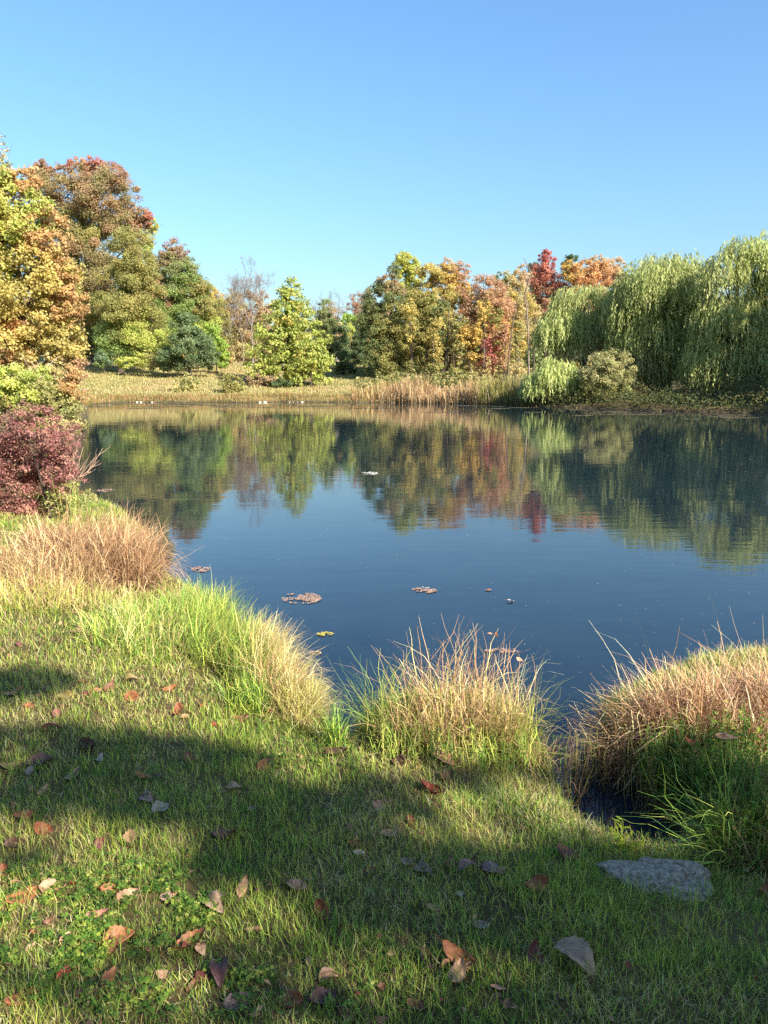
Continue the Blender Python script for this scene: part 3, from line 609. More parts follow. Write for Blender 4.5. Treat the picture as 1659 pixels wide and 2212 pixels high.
# ================================================================ FOREGROUND
# ---- lawn
def lawn():
    a = Acc(); tot = 0
    ystep = .4
    for y0 in np.arange(.75, 11, ystep):
        dep = y0+.8; x0 = -(.56*dep+1.2) - (2.5 if y0 > 5 else 0); x1 = .56*dep+1.2
        if y0 > 6: x1 = -1.2
        if y0 > 8.6: x1 = -2.2
        dist = math.hypot(y0, 1.5); D = 17000*min(1, (2.2/dist)**1.35)
        n = int((x1-x0)*ystep*D); x = rng.uniform(x0, x1, n); y = rng.uniform(y0, y0+ystep, n)
        sd = sdist(x, y); bare = fbm(x, y, 5., .35)
        m = (sd > .02) & ((bare+.06*(rng.random(n)-.5) > .34) | (rng.random(n) < .45))
        rk = ((x-ROCK[0])/.21)**2+((y-ROCK[1]-.02)/.10)**2; m &= rk > rng.uniform(.5, 1.05, n)
        x, y, sd = x[m], y[m], sd[m]; n = len(x); tot += n
        z = hgt(x, y, sd); P = np.stack([x, y, z-.004], 1)
        ng = fbm(x, y, 1., .55); nh = fbm(x, y, 9., .3)
        ps = np.clip(.16+1.9*(ng-.42)+.3*np.exp(-sd/.3)+.25*sm(y, 3.2, 5.), .08, .8)  # more straw further out, also brightening the sunlit lawn through blade colour
        isS = rng.random(n) < ps
        c = np.where(isS[:, None], pick(G_STRAW, n), pick(G_GREEN, n))
        lime = (rng.random(n) < .34+.3*(nh > .5)) & ~isS; c = np.where(lime[:, None], pick(G_LIME, n), c)
        c = c*rng.uniform(.7, 1.35, n)[:, None]
        k = max(1, dist/2.6)
        h = rng.uniform(.022, .06, n)*(.6+.9*nh)*(1+.9*np.exp(-sd/.25))*np.where(isS, .85, 1)
        th = np.abs(rng.normal(.25, .4, n)) ; th = np.where(isS, th+rng.uniform(0, .9, n), th)
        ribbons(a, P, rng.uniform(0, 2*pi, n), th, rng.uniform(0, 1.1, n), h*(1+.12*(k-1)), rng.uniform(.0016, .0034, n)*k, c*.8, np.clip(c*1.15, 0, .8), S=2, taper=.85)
    print('lawn blades', tot)
    tag(a.build('lawn_grass', M_GRASS), 'short mown grass mixed with straw on the near bank', 'grass', None, 'stuff')
rk_c = GT(1415, 1902); ROCK = rk_c
lawn()
# ---- clover
n = 1700; u, v = ell_px(180, 1980, 290, 130, n); g = GT(u, v); g2 = GT(*ell_px(420, 2150, 400, 60, 300)); g3 = GT(*ell_px(640, 1640, 70, 40, 250)); g = np.concatenate([g, g2, g3]); n = len(g)
g = g[fbm(g[:, 0], g[:, 1], 2., .12) > .44+.1*rng.random(len(g))]; n = len(g)
ca = Acc(); hh = rng.uniform(.012, .034, n); cc = pick(G_GREEN+G_GREEN+G_LIME, n)*rng.uniform(.6, 1., n)[:, None]; a0 = rng.uniform(0, 2*pi, n); s = rng.uniform(.009, .015, n)
for k in range(3):
    T3 = np.stack([np.cos(a0+k*2.094), np.sin(a0+k*2.094), np.zeros(n)], 1); P = g+T3*s[:, None]*.55; P[:, 2] += hh
    cards(ca, P, np.array([0, 0, 1.])+rng.normal(0, .25, (n, 3)), s, .95, cc, T3)
tag(ca.build('clover', M_GRASS), 'patch of small round clover leaves in the lawn', 'clover', None, 'stuff')

# ---- tall grass clumps
LEANW = .0
def clump(name, label, cat, regs, n, h, pal, w=.004, lean=(0, 0), th=.25, bend=1.0, tipk=1.25, S=6, wob=.12, mat=None, hn=.6, kink=.35):
    """regs: pixel ellipses (u, v, ru, rv) of the ground the clump grows from; blades splay outward from the middle"""
    Ps = []; per = n//len(regs)
    for r in regs: Ps.append(GT(*ell_px(*r, per)))
    P = np.concatenate(Ps); n = len(P); cen = P.mean(0)
    P[:, 2] = np.maximum(P[:, 2], -.02)-.01
    d = P-cen; ext = np.abs(d[:, :2]).max(0)+.05
    head = np.arctan2(d[:, 1]/ext[1]*.8+lean[1]+rng.normal(0, .8, n), d[:, 0]/ext[0]*.8+lean[0]+rng.normal(0, .8, n))
    rr = np.clip(np.hypot(d[:, 0]/ext[0], d[:, 1]/ext[1]), 0, 1)
    hm = h*(.3+.85*rng.random(n)**.8)*(1-.3*rr**2)*(1-hn/2+hn*fbm(P[:, 0], P[:, 1], 0, .22)*1.1)
    c = pick(pal, n)*rng.uniform(.55, 1.3, n)[:, None]
    th0 = np.abs(rng.normal(th*.4+th*rr, th*.8, n)); bd = rng.gamma(2., bend/2, n)
    b = cen.copy(); o = Acc()
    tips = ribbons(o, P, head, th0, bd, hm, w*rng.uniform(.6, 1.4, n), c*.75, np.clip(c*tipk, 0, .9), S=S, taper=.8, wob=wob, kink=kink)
    m = n//3; i = rng.integers(0, n, m); cb = pick(G_TAN+G_RUST, m)*rng.uniform(.3, .9, m)[:, None]
    ribbons(o, P[i]+rng.normal(0, .03, (m, 3))*np.array([1, 1, 0]), rng.uniform(0, 2*pi, m), rng.uniform(.4, 1.5, m), rng.normal(0, .5, m), h*rng.uniform(.1, .45, m), w*rng.uniform(.6, 1.5, m), cb, S=3, taper=.7, wob=.3, kink=.8)
    return tag(o.build(name, mat or M_STRAW, base=b), label, cat), P, tips
# left bank
clump('dry_grass_clump', 'mounded rusty brown dry grass hanging over the water at left', 'grass clump', [(210,1235,110,40),(250,1210,80,40),(290,1250,45,30),(130,1200,80,30)], 4600, .56, G_RUST+G_RUST+G_TAN, .0068, (.5, .1), .4, 1.3, S=6, wob=.2)
clump('dry_grass_clump', 'tangled tan grass at the foot of the dark red shrub', 'grass clump', [(60,1240,130,34),(-60,1230,120,40),(130,1275,110,20)], 3600, .34, G_TAN+G_RUST+G_STRAW, .0056, (.2, -.2), .5, 1.2)
clump('dry_grass_clump', 'golden straw grass at the left edge above the lawn', 'grass clump', [(60,1300,130,26),(-70,1290,110,40),(200,1305,110,22)], 3200, .22, G_STRAW+G_LIME+G_TAN+G_OLIVE, .005, (.1, 0), .5, 1.)
clump('sedge_clump', 'bright green and straw grass tuft left of centre on the bank', 'grass clump', [(330,1390,90,50),(250,1370,80,36),(390,1350,60,44)], 3000, .24, G_LIME+G_GREEN+G_STRAW, .005, (.4, .1), .4, 1.0)
clump('sedge_clump', 'long arching green sedge leaning over the water at left', 'grass clump', [(470,1400,70,50),(430,1340,60,40),(520,1450,50,44)], 3000, .36, G_LIME+G_OLIVE+G_GREEN, .0045, (.9, .3), .35, 1.25)
clump('sedge_clump', 'pale tipped sedge at the water edge beside the long green one', 'grass clump', [(580,1470,44,50),(560,1430,40,30),(610,1520,34,34)], 3000, .40, G_OLIVE+G_STRAW+G_TAN, .0042, (.9, .35), .4, 1.4, 1.35)
clump('sedge_clump', 'green upright grass blades in front of the arching sedge', 'grass clump', [(520,1520,36,22),(560,1535,24,16)], 300, .22, G_LIME+G_GREEN, .005, (.1, .1), .2, .8)
clump('sedge_clump', 'spiky olive tuft at the shore left of the little inlet', 'grass clump', [(650,1550,40,26)], 1500, .26, G_OLIVE+G_STRAW, .004, (.7, .3), .6, .7, 1.3)
clump('sedge_clump', 'small green tuft at the tip of the little inlet', 'grass clump', [(722,1610,18,10)], 140, .22, G_GREEN+G_LIME, .0045, (0, .1), .25, .6)
# centre clump
clump('marsh_grass_clump', 'tan and olive marsh grass clump in the middle of the near shore', 'grass clump', [(980,1590,125,26),(900,1605,70,22),(1050,1600,70,28)], 1300, .34, G_OLIVE+G_OLIVE+G_TAN+G_RUST, .0046, (.1, .1), .28, .9, 1.4)
clump('marsh_grass_clump', 'tall bleached stalks rising from the back of the middle clump', 'grass clump', [(1060,1555,90,20),(960,1555,90,16)], 420, .5, G_TAN+G_RUST+G_STRAW, .0042, (.25, .2), .22, 1.2, 1.4)
clump('marsh_grass_clump', 'thin green blades arching off the right side of the middle clump', 'grass clump', [(1125,1600,34,34)], 120, .44, G_OLIVE+G_LIME, .0035, (1., .2), .5, 1.3)
clump('marsh_grass_clump', 'sparse dark green blades on the left side of the middle clump', 'grass clump', [(820,1585,46,20)], 200, .4, G_GREEN+G_OLIVE, .0035, (-.6, .3), .3, .8)
# right clump
clump('dry_grass_clump', 'dense bleached tan grass clump at the right edge of the near shore', 'grass clump', [(1540,1600,140,40),(1640,1580,110,50),(1480,1610,90,30),(1740,1580,90,50)], 4600, .43, G_TAN+G_RUST+P_(((176,142,118),7),((150,118,96),4)), .0055, (-.1, .2), .3, 1.1, 1.5, wob=.18)
clump('dry_grass_clump', 'lower tan grass spilling left from the bleached clump', 'grass clump', [(1370,1620,70,36),(1330,1640,40,40)], 800, .32, G_TAN+G_STRAW+G_RUST, .005, (-.8, .2), .5, 1.0, 1.5)
clump('seed_stalks', 'few tall pale seed stalks leaning left over the water', 'grass stalks', [(1440,1600,20,10),(1610,1575,30,12),(1690,1575,20,12)], 45, .78, G_TAN+G_STRAW, .004, (-1.0, .2), .22, .7, 1.5, hn=.2)
clump('sedge_clump', 'long green blades sweeping left across the dark gully', 'grass clump', [(1560,1850,60,24),(1600,1830,50,24)], 200, .42, G_GREEN+G_GREEN+G_LIME, .0045, (-1.3, .1), .9, 1.0, 1.2)
clump('sedge_clump', 'shaded green grass filling the right bank below the bleached clump', 'grass clump', [(1560,1760,130,60),(1640,1840,110,50),(1650,1720,90,50),(1720,1800,80,80)], 3400, .2, adj(G_GREEN+G_GREEN+G_OLIVE+G_RUST, .65, 0), .0042, (-.4, .1), .4, 1.)  # darkened copy of the greens, shade of the bank put into the blades
clump('sedge_clump', 'yellow green grass on the lawn edge left of the dark gully', 'grass clump', [(1130,1750,100,24),(1190,1790,50,24),(1050,1730,70,18)], 1800, .075, G_LIME+G_GREEN+G_STRAW, .0034, (.3, .2), .45, .9, 1.3)
clump('sedge_clump', 'wispy brown grass overhanging the gully from its left side', 'grass clump', [(1185,1660,30,40),(1150,1640,30,24)], 220, .22, G_TAN+G_RUST+G_GREEN, .0035, (.6, .0), .5, 1.)

# ---- leafy weeds
def weeds(name, label, regs, n, h, pal, ll=.05, lw=.22, lean=0., cat='weed', stemc=None, step=.035, th=.22, mat=None):
    Ps = np.concatenate([GT(*ell_px(*r, max(1, n//len(regs)))) for r in regs]); n = len(Ps); cen = Ps.mean(0)
    Ps[:, 2] = np.maximum(Ps[:, 2], 0)
    base = thing(name, label, cat, cen); st = Acc(); lf = Acc()
    hh = h*rng.uniform(.5, 1.1, n); hd = rng.uniform(0, 2*pi, n); th0 = np.abs(rng.normal(0, th, n))
    D = np.stack([np.sin(th0)*np.cos(hd)+lean, np.sin(th0)*np.sin(hd), np.cos(th0)], 1); D = unit(D)
    c = pick(pal, n)*rng.uniform(.8, 1.2, n)[:, None]
    for i in range(n):
        L = hh[i]; p = Ps[i]+D[i]*L*np.linspace(0, 1, 4)[:, None]+rng.normal(0, .006, (4, 3))
        st.tube(p, np.linspace(.0022, .001, 4), (lin(*stemc) if stemc else c[i]*.8), 4)
        m = max(int(L/step), 4); t = np.linspace(.12, 1, m); q = Ps[i]+D[i]*L*t[:, None]; a = np.arange(m)*2.4+rng.random()*6
        To = np.stack([np.cos(a), np.sin(a), rng.uniform(-.2, .7, m)], 1); To = unit(To); s = ll*rng.uniform(.6, 1.2, m)*(1.1-.5*t)
        Nn = np.cross(To, np.stack([-np.sin(a), np.cos(a), np.zeros(m)], 1))
        cards(lf, q+To*s[:, None]*.5, Nn+rng.normal(0, .2, (m, 3)), s, lw, c[i]*rng.uniform(.75, 1.25, m)[:, None], To)
    if n > 14: st.build('stems', M_BARK, base)
    else:
        for i in range(n):
            o_ = Acc(); o_.raw(st.V[i], st.F[i]-st.F[i].min(), st.C[i]); o_.build('stem', M_BARK, base)
    lf.build('leaves', mat or M_GRASS, base); return base
weeds('smartweed', 'leafy green weeds at the base of the middle grass clump', [(960,1640,140,26),(1080,1640,70,34),(870,1625,70,20)], 190, .17, G_LIME+G_GREEN+G_OLIVE, .042)
weeds('smartweed', 'bright leafy green weed below the bleached clump on the right', [(1500,1650,50,24),(1590,1640,40,20)], 46, .26, G_LIME+P_(((96,150,60),6)), .05, .3)
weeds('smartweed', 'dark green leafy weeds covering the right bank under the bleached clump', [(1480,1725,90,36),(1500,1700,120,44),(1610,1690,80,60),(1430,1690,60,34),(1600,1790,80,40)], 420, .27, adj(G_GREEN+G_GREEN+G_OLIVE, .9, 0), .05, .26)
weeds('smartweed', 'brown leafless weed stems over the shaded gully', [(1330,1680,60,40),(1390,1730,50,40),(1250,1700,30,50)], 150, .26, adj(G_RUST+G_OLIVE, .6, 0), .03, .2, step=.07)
weeds('smartweed', 'yellow green broad leaved weed lit by the sun beside the gully', [(1325,1835,26,10),(1370,1845,20,8)], 12, .12, P_(((190,196,60),3),((150,170,60),1)), .055, .35)
weeds('smartweed', 'upright pale green weed with narrow leaves above the flat rock', [(1545,1820,14,8)], 6, .26, G_LIME+P_(((170,190,90),4)), .05, .2, step=.02, th=.06)
weeds('goldenrod', 'green leafy stems between the dark red shrub and the rusty grass', [(175,1130,22,10),(150,1140,20,10)], 14, .55, G_LIME+G_GREEN, .09, .2, step=.05, th=.12)

# ---- left bank shrubs
T('shrub', 'tall green and yellow leafy thicket below the yellow tree at the left edge', 'shrub', 19, [(30,835,110,48,'ygreen'),(120,850,50,46,'tangrn'),(-40,870,90,60,'green'),(70,880,80,42,'olive'),(158,832,26,40,'tanor'),(40,905,80,30,'grgreen'),(150,890,32,34,'tangrn',0,.7)], trunk_r=.05, leaf=.075, lai=4.5, asp=.45, bark='mid')
T('shrub', 'tan twiggy bush hanging over the water above the dark red shrub', 'shrub', 15, [(160,905,30,34,'tangrn',0,.6),(130,925,50,30,'tan',0,.6),(95,930,50,24,'olive')], trunk_r=.012, leaf=.06, lai=4, asp=.35, bark='dark')
T('barberry_shrub', 'dark red leafy shrub at the left edge of the pond', 'shrub', 9.3, [
 (10,975,80,72,'barberry'),(85,985,60,62,'barberry'),(60,1040,90,62,'barberry'),(130,960,36,36,'barberry'),(128,1020,34,44,'barberry'),(-60,1020,80,90,'barberry'),(40,1100,100,44,'barberry'),(110,1090,50,36,'tangrn',0,.6)],
 bu=50, trunk_r=.03, leaf=.036, lai=2.7, asp=.42, bark='mid')
T('barberry_shrub', 'loose outer sprays of the dark red shrub hanging towards the water', 'shrub', 8.9, [(120,940,60,50,'barberry',0,.35),(140,1020,48,60,'barberry',0,.35),(60,910,80,40,'barberry',0,.35),(150,1080,50,40,'tangrn',0,.35)], bu=90, trunk_r=.02, leaf=.036, lai=3.6, asp=.42)
b = GY(140, 1060, 9.0); t = thing('dead_branch', 'bare pale dead branches sticking out of the dark red shrub over the water', 'branch', b); a = Acc()
for (u, v) in [(222,968),(208,984),(196,975),(205,1002),(188,992),(214,994),(180,965),(196,1018),(170,950)]:
    e = GY(u, v, 9.0+rng.normal(0, .25)); s0 = b+np.array([rng.normal(0, .05), rng.normal(0, .1), rng.uniform(-.1, .1)])
    p = limb(a, s0, e, .006, .0022, lin(176,146,122), .12, 8, 5)
    for _ in range(3):
        q = p[rng.integers(3, 7)]; limb(a, q, q+(e-s0)*.25+rng.normal(0, .06, 3), .003, .0012, lin(176,146,122), .1, 5, 4)
a.build('twigs', M_BARK, t)
b = GY(120, 850, 20.); t = thing('dead_branch', 'bare pale twigs in front of the yellow and orange tree', 'branch', b); a = Acc()
for _ in range(14):
    e = GY(rng.uniform(10, 180), rng.uniform(770, 850), 20+rng.normal(0, .8)); s0 = b+rng.normal(0, .5, 3); p = limb(a, s0, e, .011, .004, lin(200,184,164), .15, 8, 4)
a.build('twigs', M_BARK, t)

# ---- flat rock
base = np.array([rk_c[0], rk_c[1], rk_c[2]+.006])
stone('flat_rock', 'flat bluish grey rock set in the grass at lower right', base, .185, .10, .052, lin(150,140,124), M_ROCK, None, -.25, 4.)
for i, (u, v, s, lb) in enumerate([(1478,1880,.05,'small grey stone at the right end of the flat rock'),(1312,1888,.04,'rough grey stone at the left end of the flat rock')]):
    p = GT(u, v); stone('small_stone', lb, p+np.array([0, 0, .004]), s*.8, s*.55, s*.3, lin(112,112,114), M_ROCK, None, i*1.3, 9.+i)

# ---- things floating on the water
def mat_patch(name, label, cat, u, v, ru, rv, n, pal, size, z=.006, dens=1.):
    uu, vv = ell_px(u, v, ru, rv, n*3); m = fbm(uu/ru*2.2, vv/rv*2.2, u, 1.) > .46; uu, vv = uu[m][:n], vv[m][:n]
    P = GZ(uu, vv, z); P[:, 2] += rng.uniform(0, .004, len(P)); a = Acc(); cen = P.mean(0)
    cards(a, P, np.array([0, 0, 1.])+rng.normal(0, .12, (len(P), 3)), size*rng.uniform(.6, 1.4, len(P)), .6, pick(pal, len(P))*rng.uniform(.8, 1.2, len(P))[:, None])
    return tag(a.build(name, M_FALL, base=cen), label, cat)
SC_ = P_(((176,146,128),3),((156,130,116),2),((190,164,138),1))
for (u, v, ru, rv, n, lb) in [
 (652,1292,42,12,420,'largest floating brown mat of leaf litter left of centre on the water'),(915,1275,28,6,200,'narrow floating mat with a pale leaf in the middle of the water'),
 (1085,1405,40,5,110,'floating brown litter behind the middle grass clump'),(434,1229,20,6,140,'brown floating scrap close to the rusty grass'),
 (703,1369,18,4,110,'yellowish floating scrap right of the arching sedge'),(680,1410,14,4,80,'small reddish scrap floating close to the pale tipped sedge'),
 (800,1022,20,3,120,'pale floating scrap far out among the tree reflections'),(228,1059,22,3,90,'thin greenish strip floating beside the dark red shrub')]:
    pal = P_(((190,178,90),3),((160,150,90),1)) if 'yellow' in lb else (P_(((200,200,186),1)) if 'pale floating' in lb else SC_)
    dd = GZ(u, v)[1]; mat_patch('floating_litter', lb, 'floating litter', u, v, ru, rv, int(n*1.7), pal, .0034*dd**.9)
acc = Acc()
for k in range(60):
    u = rng.uniform(200, 1640); v0 = np.interp(u, [200, 860, 1130, 1370, 1640], [872, 872, 879, 890, 896]); v = v0+abs(rng.normal(0, 5)); ru = rng.uniform(8, 50)
    m = int(60*ru/10); uu, vv = ell_px(u, v, ru, .7, m); P = GZ(uu, vv, .008); sd = sdist(P[:, 0], P[:, 1]); P = P[sd < -.1]
    if len(P): cards(acc, P, np.array([0, 0, 1.])+rng.normal(0, .05, (len(P), 3)), rng.uniform(.12, .4, len(P)), .7, pick(P_(((96,88,66),3),((120,108,84),2),((92,96,60),1)), len(P))*rng.uniform(.7, 1.3, len(P))[:, None])
tag(acc.build('pond_scum', M_FALL), 'thin streaks of floating scum along the far shore', 'scum', None, 'stuff')
acc = Acc(); n = 900; u = rng.uniform(380, 1640, n); v = 900+700*rng.random(n)**1.2; P = GZ(u, v, .004); sd = sdist(P[:, 0], P[:, 1]); P = P[sd < -.15]
cards(acc, P, np.array([0, 0, 1.])+rng.normal(0, .1, (len(P), 3)), .0016*P[:, 1]*rng.uniform(.5, 1.6, len(P)), .5, pick(P_(((170,176,176),3),((150,140,110),1)), len(P)))
tag(acc.build('water_specks', M_FALL), 'tiny pale specks floating on the water', 'specks', None, 'stuff')

# ---- small litter in the lawn
n = 2600; y = rng.uniform(.8, 6.5, n); x = rng.uniform(-1, 1, n)*(.6*(y+.8)+1); m = sdist(x, y) > .05; x, y = x[m], y[m]; n = len(x)
P = np.stack([x, y, hgt(x, y)+rng.uniform(.004, .03, n)], 1); acc = Acc()
cards(acc, P, np.array([0, 0, 1.])+rng.normal(0, .5, (n, 3)), rng.uniform(.008, .036, n), .55, pick(P_(((128,92,66),3),((96,70,52),3),((160,128,92),2),((120,64,50),1)), n))
k = 220; q = P[:k]; a_ = rng.uniform(0, 6.28, k)
for i in range(k):
    L_ = rng.uniform(.03, .1); acc.tube(np.array([q[i], q[i]+np.array([cos(a_[i])*L_*.5, sin(a_[i])*L_*.5, .006]), q[i]+np.array([cos(a_[i]+.3)*L_, sin(a_[i]+.3)*L_, .004])]), np.array([.0014, .0012, .0008]), lin(110, 86, 66), 4)
tag(acc.build('leaf_litter', M_FALL), 'crumbled leaf bits and short twigs scattered in the lawn', 'leaf litter', None, 'stuff')

# ---------------------------------------------------------------- fallen leaves
LC = dict(tan=(176,136,104), ptan=(186,146,116), gtan=(160,132,108), grey=(150,130,116), lav=(146,116,110), white=(184,168,156), rust=(148,88,60), orust=(152,98,64),
          brown=(122,82,60), dbrown=(84,58,46), dpur=(96,66,64), red=(146,56,48), pink=(160,106,92), olive=(140,122,76), peach=(184,140,108), plum=(110,58,58))
def leaf_mesh(acc, c0, L, W, ang, pitch, roll, curl, fold, col, seed, serr=.05):
    ns, nw = 13, 9; s = np.linspace(0, 1, ns); q = np.linspace(-1, 1, nw)
    Sg, Q = np.meshgrid(s, q, indexing='ij')
    prof = np.sin(pi*np.clip(Sg, 0.002, .998)**.85)**.75*(1-.15*Sg)
    prof = prof*(1+serr*np.where(np.arange(ns) % 2, 1, -1)[:, None]*np.abs(Q)**4)
    x = (Sg-.5)*L; y = Q*prof*W*.5
    r = 1/max(abs(curl), 1e-3)*L; zz = curl*((Sg-.5)**2)*L*1.2+fold*np.abs(y)+.0
    zz += .26*L*(vnoise(Sg*2.6+seed, Q*1.4, seed, 1.)-.5)*(.4+np.abs(Q)) + .012*L*np.cos(Sg*26+np.abs(Q)*5)*np.abs(Q)
    V = np.stack([x, y, zz], -1)
    def R(V, ax, a):
        c, s_ = cos(a), sin(a); i, j = [(1, 2), (2, 0), (0, 1)][ax]; W_ = V.copy(); W_[..., i] = V[..., i]*c-V[..., j]*s_; W_[..., j] = V[..., i]*s_+V[..., j]*c; return W_
    st = np.array([[-.5*L, 0, curl*.3*L], [-.62*L, .02*L, curl*.3*L+.03*L], [-.8*L, .05*L, curl*.3*L+.02*L]])
    rot = lambda V: R(R(R(V, 0, roll), 1, pitch), 2, ang)+c0
    V = rot(V); st = rot(st)
    zmin = min(V[..., 2].min(), 1e9); V[..., 2] += c0[2]-zmin-.004; st[:, 2] += c0[2]-zmin-.004
    vein = np.exp(-(Q/.10)**2)*.35+.18*(np.cos((Sg*9+np.abs(Q)*1.6)*2*pi) > .72)
    blot = .75+.55*vnoise(Sg*4+seed, Q*2, seed+3., 1.)
    C = col[None, None]*(blot*(1-.45*vein))[..., None]
    i = np.arange(ns*nw).reshape(ns, nw); Fq = np.stack([i[:-1, :-1], i[1:, :-1], i[1:, 1:], i[:-1, 1:]], -1).reshape(-1, 4)
    acc.raw(V.reshape(-1, 3), Fq, C.reshape(-1, 3)); acc.tube(st, np.array([.0011, .0009, .0007])*(L/.07), col*.6, 4)
def conv(src, x, y):
    s = {'A': (1500/1659, 0, 2600), 'B': (1500/1659, 1100, 3000), 'C': (1100/1659, 0, 3000), 'D': (800/1659, 0, 2000), 'R': (1000/1580, 2060, 2300), 'E': (1200/1659, 1100, 2200), 'Q': (860/1659, 2200, 3200)}[src]
    return (s[1]+x*s[0])/1.84448, (s[2]+y*s[0])/1.84448, s[0]/1.84448
